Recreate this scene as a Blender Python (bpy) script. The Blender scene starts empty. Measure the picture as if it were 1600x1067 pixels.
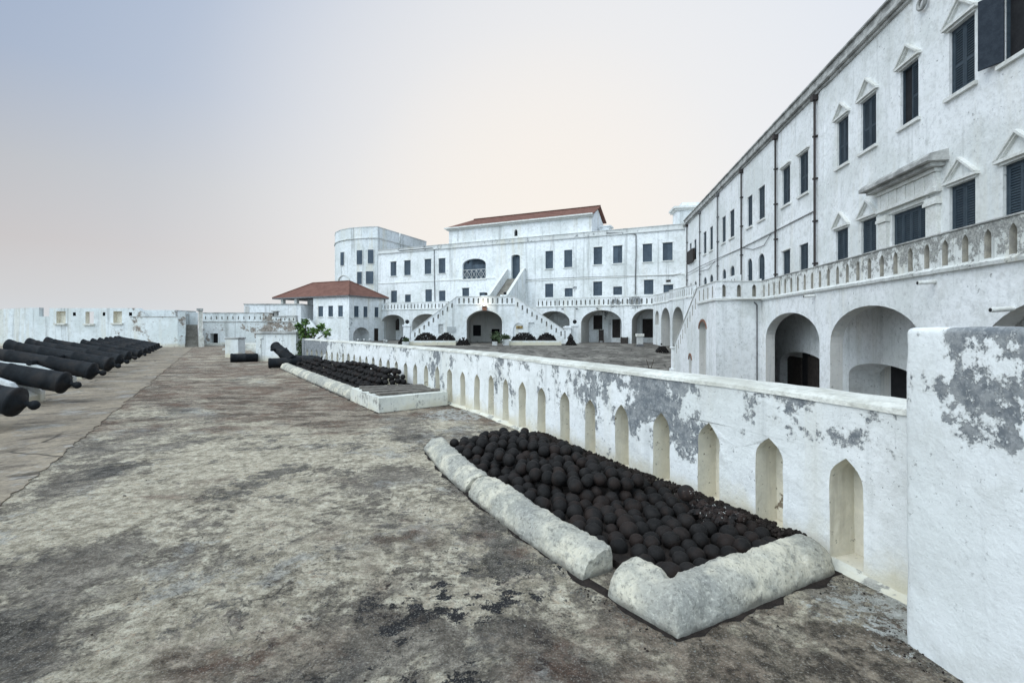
import bpy, bmesh, math, random
from mathutils import Vector, Matrix, noise as mnoise
from mathutils.geometry import tessellate_polygon
random.seed(7)
S = bpy.context.scene
COL = S.collection

# ------------------------------------------------------------------ camera
F, CXP, HY = 755.0, 800.0, 512.0          # focal length in photo pixels, centre column, horizon row
cam_d = bpy.data.cameras.new('camera'); cam = bpy.data.objects.new('camera', cam_d); COL.objects.link(cam)
cam.location = (0, 0, 1.6); cam.rotation_euler = (math.radians(90), 0, 0)
cam_d.sensor_width = 36; cam_d.lens = 36*F/1600
cam_d.shift_y = -(533.5-HY)/1600
cam_d.clip_start = 0.05; cam_d.clip_end = 20000
S.camera = cam
# ------------------------------------------------------------------ exposure
S.view_settings.view_transform = 'Standard'; S.view_settings.look = 'None'
S.view_settings.exposure = 0.06; S.view_settings.gamma = 1.0
# ------------------------------------------------------------------ wide soft fill lamp, added behind left for the brighter part of the sky
FILL_EL, FILL_AZ = math.radians(46), math.radians(236)      # azimuth clockwise from +Y
sd = Vector((math.sin(FILL_AZ)*math.cos(FILL_EL), math.cos(FILL_AZ)*math.cos(FILL_EL), math.sin(FILL_EL)))
fill_sun_d = bpy.data.lights.new('sun', 'SUN'); fill_sun_d.energy = 1.0; fill_sun_d.angle = math.radians(45); fill_sun_d.color = (1, .97, .93)  # 'sun' is the added soft fill lamp
sun = bpy.data.objects.new('sun', fill_sun_d); COL.objects.link(sun)  # object of the added fill lamp
sun.rotation_euler = sd.to_track_quat('Z', 'Y').to_euler(); sun.location = (0, 0, 60)
# ------------------------------------------------------------------ world
W = bpy.data.worlds.new('World'); S.world = W; W.use_nodes = True
nt = W.node_tree; nt.nodes.clear()
def wn(t, **k):
    n = nt.nodes.new(t)
    for a, b in k.items(): setattr(n, a, b)
    return n
def wl(a, b): nt.links.new(a, b)
tc = wn('ShaderNodeTexCoord')
sky = wn('ShaderNodeTexSky', sky_type='NISHITA', sun_disc=False, sun_elevation=FILL_EL, sun_rotation=FILL_AZ, dust_density=4.0)
def wramp(fac, stops, interp='EASE'):
    r = wn('ShaderNodeValToRGB'); cr = r.color_ramp; cr.interpolation = interp
    while len(cr.elements) < len(stops): cr.elements.new(.5)
    for e, (p, c) in zip(cr.elements, stops): e.position = p; e.color = (*c, 1)
    wl(fac, r.inputs[0]); return r.outputs[0]
def wmix(fac, a, b):
    m = wn('ShaderNodeMix', data_type='RGBA')
    for s, v in ((m.inputs[0], fac), (m.inputs[6], a), (m.inputs[7], b)):
        if hasattr(v, 'is_linked'): wl(v, s)
        else: s.default_value = v if not isinstance(v, tuple) else (*v, 1)
    return m.outputs[2]
sep = wn('ShaderNodeSeparateXYZ'); wl(tc.outputs['Generated'], sep.inputs[0])
base = wramp(sep.outputs[2], [(0.0, (.64, .68, .72)), (.05, (.60, .605, .62)), (.13, (.545, .515, .515)), (.24, (.46, .475, .505)), (.38, (.31, .39, .53)), (.6, (.21, .32, .52)), (1.0, (.55, .68, .84))], 'LINEAR')
def wdot(v):
    d = wn('ShaderNodeVectorMath', operation='DOT_PRODUCT'); wl(tc.outputs['Generated'], d.inputs[0])
    d.inputs[1].default_value = Vector(v).normalized(); return d.outputs['Value']
gl = wdot((.34, 1, .30)); gp = wdot((.06, 1, .16))
g1 = wramp(gl, [(.36, (0, 0, 0)), (.66, (.30,)*3), (.84, (.75,)*3), (1, (1, 1, 1))], 'B_SPLINE')
g2 = wramp(gp, [(.76, (0, 0, 0)), (.92, (.38,)*3), (1, (.85,)*3)], 'B_SPLINE')
c1 = wmix(g1, base, (.79, .845, .92))
c2 = wmix(g2, c1, (.98, .89, .78))
back = wramp(wdot((-.62, -1, .72)), [(.12, (0, 0, 0)), (.70, (1, 1, 1))])     # extra-bright sky lobe added behind left to light the walls
c3 = wmix(back, c2, (1.36, 1.66, 1.90))
bg = wn('ShaderNodeBackground'); wl(c3, bg.inputs[0]); bg.inputs[1].default_value = .96
bgs = wn('ShaderNodeBackground'); wl(sky.outputs[0], bgs.inputs[0]); bgs.inputs[1].default_value = 0.006
add = wn('ShaderNodeAddShader'); wl(bg.outputs[0], add.inputs[0]); wl(bgs.outputs[0], add.inputs[1])
out = wn('ShaderNodeOutputWorld'); wl(add.outputs[0], out.inputs[0])

# ================================================================== materials
class NT:
    def __init__(s, name, rough=.85, spec=.25):
        s.K = 1.5
        s.m = bpy.data.materials.new(name); s.m.use_nodes = True; s.t = s.m.node_tree
        s.b = s.t.nodes['Principled BSDF']; s.b.inputs['Roughness'].default_value = rough
        s.b.inputs['Specular IOR Level'].default_value = spec
        s.geo = s.t.nodes.new('ShaderNodeNewGeometry'); s.pos = s.geo.outputs['Position']
        s.tcn = s.t.nodes.new('ShaderNodeTexCoord')
        sp = s.t.nodes.new('ShaderNodeSeparateXYZ'); s.t.links.new(s.pos, sp.inputs[0])
        s.x, s.y, s.z = sp.outputs
    def set(s, sock, v):
        if hasattr(v, 'is_linked'): s.t.links.new(v, sock)
        elif isinstance(v, tuple) and len(v) == 3 and len(sock.default_value) == 4: sock.default_value = (*v, 1)
        else: sock.default_value = v
    def vec(s, scale=(1, 1, 1), src=None, off=(0, 0, 0), rot=(0, 0, 0)):
        n = s.t.nodes.new('ShaderNodeMapping'); s.set(n.inputs[0], src if src is not None else s.pos)
        n.inputs['Scale'].default_value = scale; n.inputs['Location'].default_value = off; n.inputs['Rotation'].default_value = rot
        return n.outputs[0]
    def noise(s, scale, detail=4, rough=.55, vec=None, dist=0.0):
        n = s.t.nodes.new('ShaderNodeTexNoise'); s.set(n.inputs['Vector'], vec if vec is not None else s.pos)
        n.inputs['Scale'].default_value = scale; n.inputs['Detail'].default_value = detail
        n.inputs['Roughness'].default_value = rough; n.inputs['Distortion'].default_value = dist
        if s.K == 1.0: return n.outputs['Fac']
        return s.math('MULTIPLY_ADD', n.outputs['Fac'], s.K, .5-.5*s.K)
    def ncol(s, scale, detail=3, vec=None):
        n = s.t.nodes.new('ShaderNodeTexNoise'); s.set(n.inputs['Vector'], vec if vec is not None else s.pos)
        n.inputs['Scale'].default_value = scale; n.inputs['Detail'].default_value = detail
        return n.outputs['Color']
    def voro(s, scale, vec=None, feature='DISTANCE_TO_EDGE', rnd=1.0):
        n = s.t.nodes.new('ShaderNodeTexVoronoi'); n.feature = feature; s.set(n.inputs['Vector'], vec if vec is not None else s.pos)
        n.inputs['Scale'].default_value = scale; n.inputs['Randomness'].default_value = rnd
        return n.outputs['Color'] if feature == 'COL' else n.outputs['Distance']
    def vcol(s, scale, vec=None):
        n = s.t.nodes.new('ShaderNodeTexVoronoi'); s.set(n.inputs['Vector'], vec if vec is not None else s.pos)
        n.inputs['Scale'].default_value = scale; return n.outputs['Color']
    def math(s, op, a, b=0.0, c=None):
        n = s.t.nodes.new('ShaderNodeMath'); n.operation = op; s.set(n.inputs[0], a); s.set(n.inputs[1], b)
        if c is not None: s.set(n.inputs[2], c)
        return n.outputs[0]
    def rng(s, v, a, b, lo=0.0, hi=1.0):
        n = s.t.nodes.new('ShaderNodeMapRange'); n.interpolation_type = 'SMOOTHSTEP'
        s.set(n.inputs[0], v); n.inputs[1].default_value = a; n.inputs[2].default_value = b
        n.inputs[3].default_value = lo; n.inputs[4].default_value = hi; return n.outputs[0]
    def mix(s, fac, a, b, mode='MIX'):
        n = s.t.nodes.new('ShaderNodeMix'); n.data_type = 'RGBA'; n.blend_type = mode
        s.set(n.inputs[0], fac); s.set(n.inputs[6], a); s.set(n.inputs[7], b); return n.outputs[2]
    def vadd(s, a, b, k=1.0):
        n = s.t.nodes.new('ShaderNodeVectorMath'); n.operation = 'MULTIPLY_ADD'
        s.set(n.inputs[0], b); n.inputs[1].default_value = (k, k, k); s.set(n.inputs[2], a); return n.outputs[0]
    def dist(s, p):
        n = s.t.nodes.new('ShaderNodeVectorMath'); n.operation = 'DISTANCE'; s.set(n.inputs[0], s.pos); n.inputs[1].default_value = p
        return n.outputs['Value']
    def bump(s, h, strength=.3, d=.02, prev=None):
        n = s.t.nodes.new('ShaderNodeBump'); n.inputs['Strength'].default_value = strength; n.inputs['Distance'].default_value = d
        s.set(n.inputs['Height'], h)
        if prev is not None: s.t.links.new(prev, n.inputs['Normal'])
        return n.outputs[0]
    def done(s, col, nrm=None, rough=None):
        s.set(s.b.inputs['Base Color'], col)
        if nrm is not None: s.t.links.new(nrm, s.b.inputs['Normal'])
        if rough is not None: s.set(s.b.inputs['Roughness'], rough)
        return s.m

def whitewash(name, white=(.80, .81, .81), flake=.66, fscale=1.1, zmask=None, fcol=(.15, .165, .18), fcol2=(.29, .30, .305),
              streak=.35, speck=.5, base=None, cream=(.62, .57, .43), bump=.25, bd=.02, fine=24.0, extra=None, stx=5.5, mott=.30, rag=.30):
    s = NT(name)
    big = s.noise(.35, 5, .6); mid = s.noise(2.6, 8, .7); fn_ = s.noise(fine*.55, 8, .75)
    c = s.mix(s.rng(big, .38, .7), white, tuple(k*q for k, q in zip(white, (.84, .85, .83))))
    c = s.mix(s.rng(mid, .48, .72, 0, .45), c, (.56, .565, .54))
    c = s.mix(s.rng(fn_, .48, .70, 0, mott), c, (.40, .41, .41))
    st = s.noise(1.0, 8, .68, s.vec((stx, stx, stx*.06)))
    c = s.mix(s.rng(st, .54, .76, 0, streak), c, (.30, .31, .30))
    st2 = s.noise(1.0, 6, .65, s.vec((stx*.45, stx*.45, stx*.03), off=(9, 3, 1)))
    c = s.mix(s.rng(st2, .54, .76, 0, streak*.6), c, (.60, .545, .40))
    if base is not None:
        bz = s.math('ADD', s.z, s.math('MULTIPLY', s.noise(3.0, 7, .65), .40))
        c = s.mix(s.rng(bz, base+.17, base+.52, .9, 0), c, cream)
    s.K = 1.0
    f1 = s.noise(fscale, 14, .72, dist=.12)
    f2 = s.noise(fscale*9, 10, .78); f3 = s.noise(fscale*3.1, 10, .7, s.vec((1, 1, .55)))
    fv = s.math('ADD', f1, s.math('MULTIPLY', s.math('SUBTRACT', f2, .5), rag))
    fv = s.math('ADD', fv, s.math('MULTIPLY', s.math('SUBTRACT', f3, .5), rag*1.2))
    if zmask is not None:
        z0, z1, k = zmask
        fv = s.math('ADD', fv, s.rng(s.z, z0, z1, -k, 0))
    if extra is not None:
        for p, r, k in extra: fv = s.math('ADD', fv, s.rng(s.dist(p), r*.25, r, k, 0))
    ff = s.rng(fv, flake, flake+.03)
    edge = s.math('MULTIPLY', s.rng(fv, flake-.035, flake), s.math('SUBTRACT', 1.0, ff))
    c = s.mix(s.math('MULTIPLY', edge, .30), c, (.50, .50, .47))
    s.K = 1.5
    gcol = s.mix(s.rng(s.noise(fscale*6, 9, .75), .34, .66), fcol, fcol2)
    c = s.mix(s.math('MULTIPLY', ff, s.rng(s.noise(fscale*20, 7, .75), .26, .46, .68, 1.0)), c, gcol)
    s.K = 1.0
    sp = s.noise(38 if bump > .35 and fine > 20 else 8, 4, .65)
    spm = s.math('MULTIPLY', s.rng(sp, .63, .68), s.rng(s.noise(1.1, 4), .43, .60))
    c = s.mix(s.math('MULTIPLY', spm, speck), c, (.08, .08, .075))
    h = s.math('ADD', s.math('MULTIPLY', s.noise(fine, 7, .7), .55), s.math('MULTIPLY', s.noise(4.5, 5, .65), .9))
    h = s.math('SUBTRACT', h, s.math('MULTIPLY', ff, .25))
    return s.done(c, s.bump(h, bump, bd))

M = {}
M['parapet'] = whitewash('parapet_whitewash', (.82, .83, .83), flake=.560, fscale=2.1, zmask=(.10, .95, .12), base=0.0, bump=.8, bd=.018, streak=.25, speck=.8, fine=26, mott=.20,
                         extra=[((.9, 5.6, .95), 2.0, .075), ((1.5, 4.7, .8), 1.0, .075), ((2.1, 3.45, .95), .5, .05), ((-8.3, 19.5, .6), 3.0, .3), ((-1.7, 10.6, .4), 1.1, .09), ((-.2, 8.2, .45), 1.0, .07), ((1.3, 5.2, .35), .7, .05), ((1.75, 4.3, .40), .45, .05), ((2.3, 3.2, .8), .9, -.05)])
M['pier'] = whitewash('pier_whitewash', (.82, .835, .84), flake=.60, fscale=2.2, zmask=(.95, 1.3, .14), bump=.8, bd=.014, streak=.10, speck=.5, fine=30, mott=.14,
                      extra=[((2.11, 1.98, 1.60), .50, .17), ((2.06, 2.15, 1.22), .26, .15), ((2.0, 2.46, 1.28), .30, .14), ((2.13, 1.93, 1.10), .24, .13), ((2.0, 2.46, .8), .18, .10)])
M['near_wall'] = whitewash('castle_whitewash', (.84, .85, .855), flake=.745, fscale=1.3, streak=.26, speck=.6, bump=.75, bd=.035, fine=11, stx=3.0, mott=.32, rag=.16)
M['balus'] = whitewash('balustrade_whitewash', (.74, .75, .73), flake=.525, fscale=3.0, zmask=(2.9, 3.95, .16), streak=.6, speck=.9, bump=.6, bd=.025, fcol=(.20, .20, .195), fcol2=(.40, .40, .37), fine=13, mott=.45,
                         extra=[((11, 10, 3.8), 10, .11)])
M['far_wall'] = whitewash('far_whitewash', (.83, .85, .86), flake=.70, fscale=.8, streak=.50, speck=.75, bump=.6, bd=.06, fine=5, stx=1.5, mott=.30, rag=.16,
                         extra=[((11.5, 52.9, 4.45), 1.4, .20), ((13.3, 52.0, 4.4), 1.3, .20), ((5.8, 59.1, 5.8), .9, .20), ((7.6, 58.2, 6.3), .7, .18), ((10.9, 56.7, 2.9), 2.0, .17), ((-20.7, 61.4, 2.0), 1.5, .13), ((-25, 73, 9), 1, 0)])
M['far_dirty'] = whitewash('seaward_whitewash', (.74, .78, .79), flake=.60, fscale=.62, streak=.6, speck=.8, bump=.5, bd=.04, fcol=(.17, .14, .115), fcol2=(.34, .30, .26), fine=6, base=.1, cream=(.55, .52, .43), stx=2.2,
                             extra=[((-31, 40, 2.2), 3.0, .09), ((-20.5, 43, 1.6), 4.5, .13), ((-55, 42, 2), 18, -.1), ((-38, 42, 2), 6, -.08)])
M['block'] = whitewash('block_whitewash', (.79, .815, .82), flake=.64, fscale=2.0, streak=.4, speck=.9, bump=.5, bd=.025, fine=12, base=0.0, mott=.3)

def simple(name, c1, c2, sc=6, rough=.8, bump=.2, bd=.01, detail=6, spec=.25, obj=False, var=0):
    s = NT(name, rough, spec)
    v = s.tcn.outputs['Object'] if obj else None
    n = s.noise(sc, detail, .65, v)
    n2 = s.noise(sc*7, 4, .6, v)
    c = s.mix(s.rng(n, .32, .68), c1, c2)
    c = s.mix(s.rng(n2, .4, .7, 0, .35), c, tuple(k*.55 for k in c1))
    if var:
        oi = s.t.nodes.new('ShaderNodeObjectInfo')
        c = s.mix(s.math('MULTIPLY', oi.outputs['Random'], var), c, tuple(min(1, k*2.0+.01) for k in c2))
    return s.done(c, s.bump(s.math('ADD', n2, n), bump, bd))
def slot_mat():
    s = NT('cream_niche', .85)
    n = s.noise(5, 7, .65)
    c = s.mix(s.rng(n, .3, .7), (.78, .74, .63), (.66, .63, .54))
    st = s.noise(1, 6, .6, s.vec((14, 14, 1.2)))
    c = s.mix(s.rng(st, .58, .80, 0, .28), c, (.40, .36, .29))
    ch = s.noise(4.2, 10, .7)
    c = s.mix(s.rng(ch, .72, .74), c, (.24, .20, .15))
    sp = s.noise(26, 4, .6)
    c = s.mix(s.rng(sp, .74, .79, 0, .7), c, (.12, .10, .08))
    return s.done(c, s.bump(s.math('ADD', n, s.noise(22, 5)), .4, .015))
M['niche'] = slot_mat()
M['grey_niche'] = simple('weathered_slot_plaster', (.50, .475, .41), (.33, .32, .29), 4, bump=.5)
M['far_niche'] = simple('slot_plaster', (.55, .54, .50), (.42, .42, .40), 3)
M['coping'] = simple('lime_coping', (.74, .735, .68), (.54, .53, .47), 3.2, bump=.8, bd=.016, detail=10)
M['trim'] = simple('trim_paint', (.74, .745, .72), (.64, .64, .60), 2.4, bump=.2)
M['dirty_trim'] = simple('weathered_cornice', (.52, .52, .50), (.26, .26, .25), 1.6, bump=.5, bd=.02, detail=9)
M['bastion_wall'] = whitewash('bastion_whitewash', (.77, .80, .81), flake=.66, fscale=.7, streak=.8, speck=.9, bump=.6, bd=.06, fine=5, stx=1.3, mott=.4, rag=.2, zmask=(12, 16, .12), fcol=(.25, .25, .24), fcol2=(.45, .45, .43))
M['far_cornice'] = whitewash('far_cornice', (.66, .67, .66), flake=.60, fscale=1.0, streak=.6, speck=.9, bump=.5, bd=.05, fine=5, stx=1.5, mott=.4)
M['shutter'] = simple('blue_grey_shutter_paint', (.030, .046, .062), (.045, .064, .080), 3, .62, .15, var=.08)
M['far_shutter'] = simple('grey_blue_paint', (.042, .062, .084), (.066, .090, .115), 1.4, .65, .15, var=.30)
M['navy_paint'] = simple('weathered_navy_paint', (.016, .024, .036), (.028, .038, .052), 5, .7)
M['dark'] = simple('dark_interior', (.012, .012, .014), (.02, .02, .022), 2)
M['dark_wood'] = simple('dark_timber', (.022, .018, .017), (.04, .032, .028), 5, .7)
M['brown_wood'] = simple('brown_timber', (.060, .050, .044), (.035, .03, .028), 6, .7)
M['pipe'] = simple('rusty_pipe', (.055, .045, .044), (.038, .034, .034), 3, .6)
M['grey_pipe'] = simple('grey_pipe', (.17, .175, .18), (.10, .10, .105), 3, .6)
M['brick'] = simple('brick_edge', (.26, .12, .075), (.18, .10, .07), 9)
M['wire'] = simple('cable', (.06, .06, .065), (.09, .09, .09), 2)
M['plank'] = simple('weathered_plank', (.13, .115, .10), (.22, .20, .175), 7, .85, .6, .01)
M['pot'] = simple('white_pot', (.62, .63, .62), (.45, .45, .43), 4)
M['stair'] = simple('grey_steps', (.24, .22, .19), (.34, .32, .28), 2.2, bump=.4)
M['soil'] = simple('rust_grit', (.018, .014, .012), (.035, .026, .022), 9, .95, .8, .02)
M['bark'] = simple('bark', (.05, .04, .03), (.08, .065, .05), 9)
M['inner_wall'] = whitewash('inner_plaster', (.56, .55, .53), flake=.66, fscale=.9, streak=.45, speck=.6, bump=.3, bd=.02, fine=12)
M['plaque'] = simple('stone_plaque', (.45, .47, .47), (.36, .38, .38), 5)
M['sign'] = simple('yellow_sign', (.40, .30, .12), (.14, .09, .05), 5)

def iron(name, c1, c2, rust, amt, obj=True):
    s = NT(name, .72, .22)
    oi = s.t.nodes.new('ShaderNodeObjectInfo')
    v = s.vadd(s.tcn.outputs['Object'], oi.outputs['Random'], 13.0)
    n = s.noise(9, 8, .7, v); n2 = s.noise(45, 5, .65, v); n3 = s.noise(3.5, 4, .6, v)
    c = s.mix(s.rng(n, .3, .7), c1, c2)
    k = s.math('ADD', s.math('MULTIPLY', oi.outputs['Random'], .16), n3)
    c = s.mix(s.rng(k, .56, .78, 0, amt), c, rust)
    c = s.mix(s.rng(n2, .6, .74, 0, .4), c, tuple(q*1.9 for q in c2))
    return s.done(c, s.bump(s.math('ADD', s.math('MULTIPLY', n2, .7), n), .55, .006))
M['ball'] = iron('rusty_iron_ball', (.0055, .005, .005), (.0145, .0125, .012), (.028, .016, .012), .5)
M['iron'] = iron('painted_gun_iron', (.0055, .007, .009), (.0115, .0145, .018), (.028, .023, .021), .5)

def ball_white():
    s = NT('lime_spattered_iron', .8, .3); v = s.tcn.outputs['Object']
    n = s.noise(22, 7, .7, v); b = s.noise(9, 5, .6, v)
    c = s.mix(s.rng(b, .35, .65), (.010, .009, .009), (.028, .017, .014))
    c = s.mix(s.rng(n, .66, .70), c, (.58, .58, .55))
    return s.done(c, s.bump(n, .5, .006))
M['ball_white'] = ball_white()

def kerb_mat():
    s = NT('rough_limestone_kerb', .9)
    n = s.noise(3.0, 9, .68); n2 = s.noise(16, 7, .7); big = s.noise(1.3, 4, .6, dist=.3)
    c = s.mix(s.rng(n, .32, .68), (.66, .615, .50), (.35, .345, .305))
    c = s.mix(s.rng(big, .48, .62, 0, .65), c, (.30, .30, .28))
    c = s.mix(s.rng(n2, .54, .70, 0, .65), c, (.17, .17, .155))
    lay = s.noise(1, 7, .65, s.vec((7, 7, 42)))
    c = s.mix(s.rng(lay, .54, .66, 0, .16), c, (.70, .68, .60))
    n40 = s.noise(44, 5, .7)
    c = s.mix(s.rng(n40, .55, .75, 0, .6), c, (.16, .155, .14)); c = s.mix(s.rng(n40, .45, .28, 0, .5), c, (.68, .66, .58))
    c = s.mix(s.rng(s.noise(30, 4, .6), .76, .80, 0, .8), c, (.08, .08, .07))
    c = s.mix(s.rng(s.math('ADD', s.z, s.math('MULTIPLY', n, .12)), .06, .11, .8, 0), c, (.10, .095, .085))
    h = s.math('ADD', s.math('ADD', n, s.math('MULTIPLY', n2, .55)), s.math('MULTIPLY', n40, .35))
    return s.done(c, s.bump(h, .8, .03))
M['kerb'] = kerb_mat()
M['kerb_white'] = whitewash('limed_kerb', (.72, .72, .66), flake=.56, fscale=3.2, streak=.25, speck=.9, bump=.6, bd=.015, fine=26, base=-.12, fcol=(.26, .26, .24), fcol2=(.42, .41, .37))

def platform_mat():
    s = NT('weathered_lime_concrete', .92, .2)
    warp = s.vadd(s.pos, s.ncol(1.8, 5), .30)
    O = lambda x, y: s.vec((1, 1, 1), off=(x, y, 0), src=warp)
    n1 = s.noise(.42, 12, .74, warp); n2 = s.noise(1.6, 12, .76, warp); n3 = s.noise(7.5, 10, .76, warp); n4 = s.noise(32, 6, .72); n5 = s.noise(95, 3, .65)
    hf = s.math('ADD', s.math('MULTIPLY', s.math('SUBTRACT', n3, .5), .34), s.math('MULTIPLY', s.math('SUBTRACT', n4, .5), .22))
    c = s.mix(s.rng(s.math('ADD', n2, hf), .36, .66), (.165, .142, .115), (.40, .355, .29))
    k = s.math('ADD', s.math('ADD', s.math('MULTIPLY', n1, .80), s.math('MULTIPLY', n2, .22)), s.math('MULTIPLY', hf, .75))
    k = s.math('ADD', k, s.rng(s.dist((-2.6, 4.6, 0)), .4, 3.4, .06, 0))
    pale = s.rng(k, .455, .535)
    c = s.mix(s.math('MULTIPLY', pale, .92), c, s.mix(s.rng(n3, .36, .62), (.38, .33, .245), (.66, .59, .46)))
    gb = s.math('ADD', s.noise(.8, 12, .75, O(4.1, 7.7)), s.math('MULTIPLY', hf, .7))
    c = s.mix(s.rng(gb, .57, .66, 0, .6), c, s.mix(n4, (.28, .28, .27), (.46, .455, .43)))
    dk = s.math('ADD', s.noise(.85, 12, .76, O(11, 2.5)), s.math('MULTIPLY', hf, .9))
    c = s.mix(s.rng(s.math('ADD', dk, s.rng(s.y, 2.0, 4.2, .05, 0)), .55, .64, 0, .9), c, s.mix(s.rng(n3, .35, .65), (.034, .031, .029), (.15, .135, .118)))
    bk = s.math('ADD', s.noise(2.3, 12, .74, O(3, 15)), s.math('MULTIPLY', hf, .6))
    c = s.mix(s.math('MAXIMUM', s.rng(bk, .73, .755), s.rng(s.math('ADD', s.math('ADD', s.noise(4.5, 10, .75, O(7, 1)), hf), s.rng(s.dist((-.4, 2.4, 0)), .2, 2.0, .13, -.12)), .665, .70)), c, (.026, .025, .027))
    br = s.math('ADD', s.noise(.33, 9, .7, s.vec((1, 1, 1), off=(21, 5, 0))), s.rng(s.y, 4.5, 10.5, -.17, .06))
    br = s.math('ADD', br, s.math('MULTIPLY', hf, .4))
    lay = s.math('ADD', s.noise(1.3, 12, .78, s.vec((.8, 2.0, 1), src=warp, rot=(0, 0, .25))), s.math('MULTIPLY', hf, .6))
    bcol = s.mix(s.rng(lay, .38, .62), (.085, .058, .042), (.40, .335, .26))
    bcol = s.mix(s.rng(s.noise(2.2, 10, .72, O(2, 31)), .47, .62, 0, .85), bcol, (.165, .098, .068))
    c = s.mix(s.rng(br, .40, .54, 0, .9), c, bcol)
    nb = s.math('ADD', s.rng(s.dist((1.3, 2.0, 0)), .3, 1.5, .2, -.2), s.math('ADD', s.noise(2.2, 10, .72), hf))
    c = s.mix(s.rng(nb, .50, .60, 0, .8), c, s.mix(s.rng(s.math('ADD', n3, hf), .36, .66), (.065, .05, .038), (.23, .18, .135)))
    ls = s.math('ADD', s.rng(s.dist((2.1, 2.70, 0)), .1, .80, .12, -.30), s.math('ADD', s.noise(9, 10, .78), s.math('MULTIPLY', hf, .6)))
    c = s.mix(s.rng(ls, .58, .62), c, (.60, .60, .56))
    wl_ = s.math('ADD', s.rng(s.dist((-1.0, 8.9, 0)), .3, 1.5, .12, -.35), s.noise(7, 9, .75))
    c = s.mix(s.rng(wl_, .56, .62, 0, .8), c, (.50, .50, .47))
    cr = s.voro(.75, s.vadd(s.pos, s.ncol(2.4, 8), .60))
    crm = s.math('MULTIPLY', s.rng(cr, .001, .008, 1, 0), s.rng(s.noise(.9, 6, .7), .52, .66))
    cr2 = s.voro(2.4, s.vadd(s.pos, s.ncol(5.0, 7), .30))
    crm2 = s.math('MULTIPLY', s.rng(cr2, .001, .010, .7, 0), s.rng(s.noise(.9, 6, .7, s.vec((1, 1, 1), off=(5, 5, 0))), .56, .7))
    crk = s.math('MAXIMUM', crm, crm2)
    c = s.mix(s.math('MULTIPLY', crk, .75), c, (.035, .032, .03))
    c = s.mix(s.rng(n4, .56, .68, 0, .5), c, (.05, .047, .044))
    c = s.mix(s.rng(n5, .60, .70, 0, .45), c, (.52, .50, .45))
    c = s.mix(s.rng(n5, .40, .30, 0, .5), c, (.05, .047, .044))
    g = s.rng(s.math('ADD', s.math('MULTIPLY', s.noise(15, 9, .78), .6), s.math('MULTIPLY', n4, .4)), .25, .75, .15, .85)
    gc = s.t.nodes.new('ShaderNodeCombineColor'); [s.t.links.new(g, gc.inputs[k]) for k in range(3)]
    c = s.mix(.85, c, gc.outputs[0], 'OVERLAY')
    h = s.math('ADD', s.math('ADD', s.math('MULTIPLY', n3, 1.2), s.math('MULTIPLY', n4, .45)), s.math('MULTIPLY', n2, 1.3))
    h = s.math('SUBTRACT', h, s.math('MULTIPLY', crk, .7))
    h = s.math('ADD', h, s.math('MULTIPLY', pale, .15))
    return s.done(c, s.bump(h, 1.0, .028))
M['platform'] = platform_mat()

def strip_mat():
    s = NT('sandstone_flags', .9, .2)
    rv = s.vec((1, 1, 1), rot=(0, 0, -.55))
    w = s.vadd(rv, s.ncol(1.2, 4), .30)
    n1 = s.noise(.7, 7, .66); n2 = s.noise(3.2, 8, .7); n4 = s.noise(26, 5, .65)
    cell = s.vcol(.95, s.vec((.55, 1.2, 1), src=w))
    c = s.mix(s.rng(n1, .35, .65), (.33, .275, .205), (.21, .175, .135))
    c = s.mix(.30, c, s.mix(cell, (.17, .14, .105), (.34, .29, .225)))
    c = s.mix(s.rng(n2, .52, .70, 0, .5), c, (.19, .17, .15))
    c = s.mix(s.rng(s.noise(1.3, 8, .7, s.vec((1, 1, 1), off=(8, 3, 0))), .57, .67, 0, .55), c, (.34, .33, .31))
    dk = s.noise(1.0, 8, .7, s.vec((1.0, 2.2, 1), src=w))
    c = s.mix(s.rng(dk, .58, .68, 0, .7), c, (.09, .075, .062))
    e = s.voro(.95, s.vec((.55, 1.2, 1), src=w))
    ek = s.math('MULTIPLY', s.rng(e, .004, .022, 1, 0), s.rng(s.noise(1.1, 3), .40, .55))
    c = s.mix(s.math('MULTIPLY', ek, .85), c, (.05, .043, .036))
    c = s.mix(s.rng(n4, .62, .72, 0, .35), c, (.10, .09, .075))
    g = s.rng(s.math('ADD', s.math('MULTIPLY', s.noise(9, 9, .78), .6), s.math('MULTIPLY', n4, .4)), .25, .75, .3, .7)
    gc = s.t.nodes.new('ShaderNodeCombineColor'); [s.t.links.new(g, gc.inputs[k]) for k in range(3)]
    c = s.mix(.8, c, gc.outputs[0], 'OVERLAY')
    h = s.math('SUBTRACT', s.math('ADD', n2, s.math('MULTIPLY', n4, .3)), s.math('MULTIPLY', ek, .8))
    return s.done(c, s.bump(h, .6, .02))
M['strip'] = strip_mat()

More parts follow.
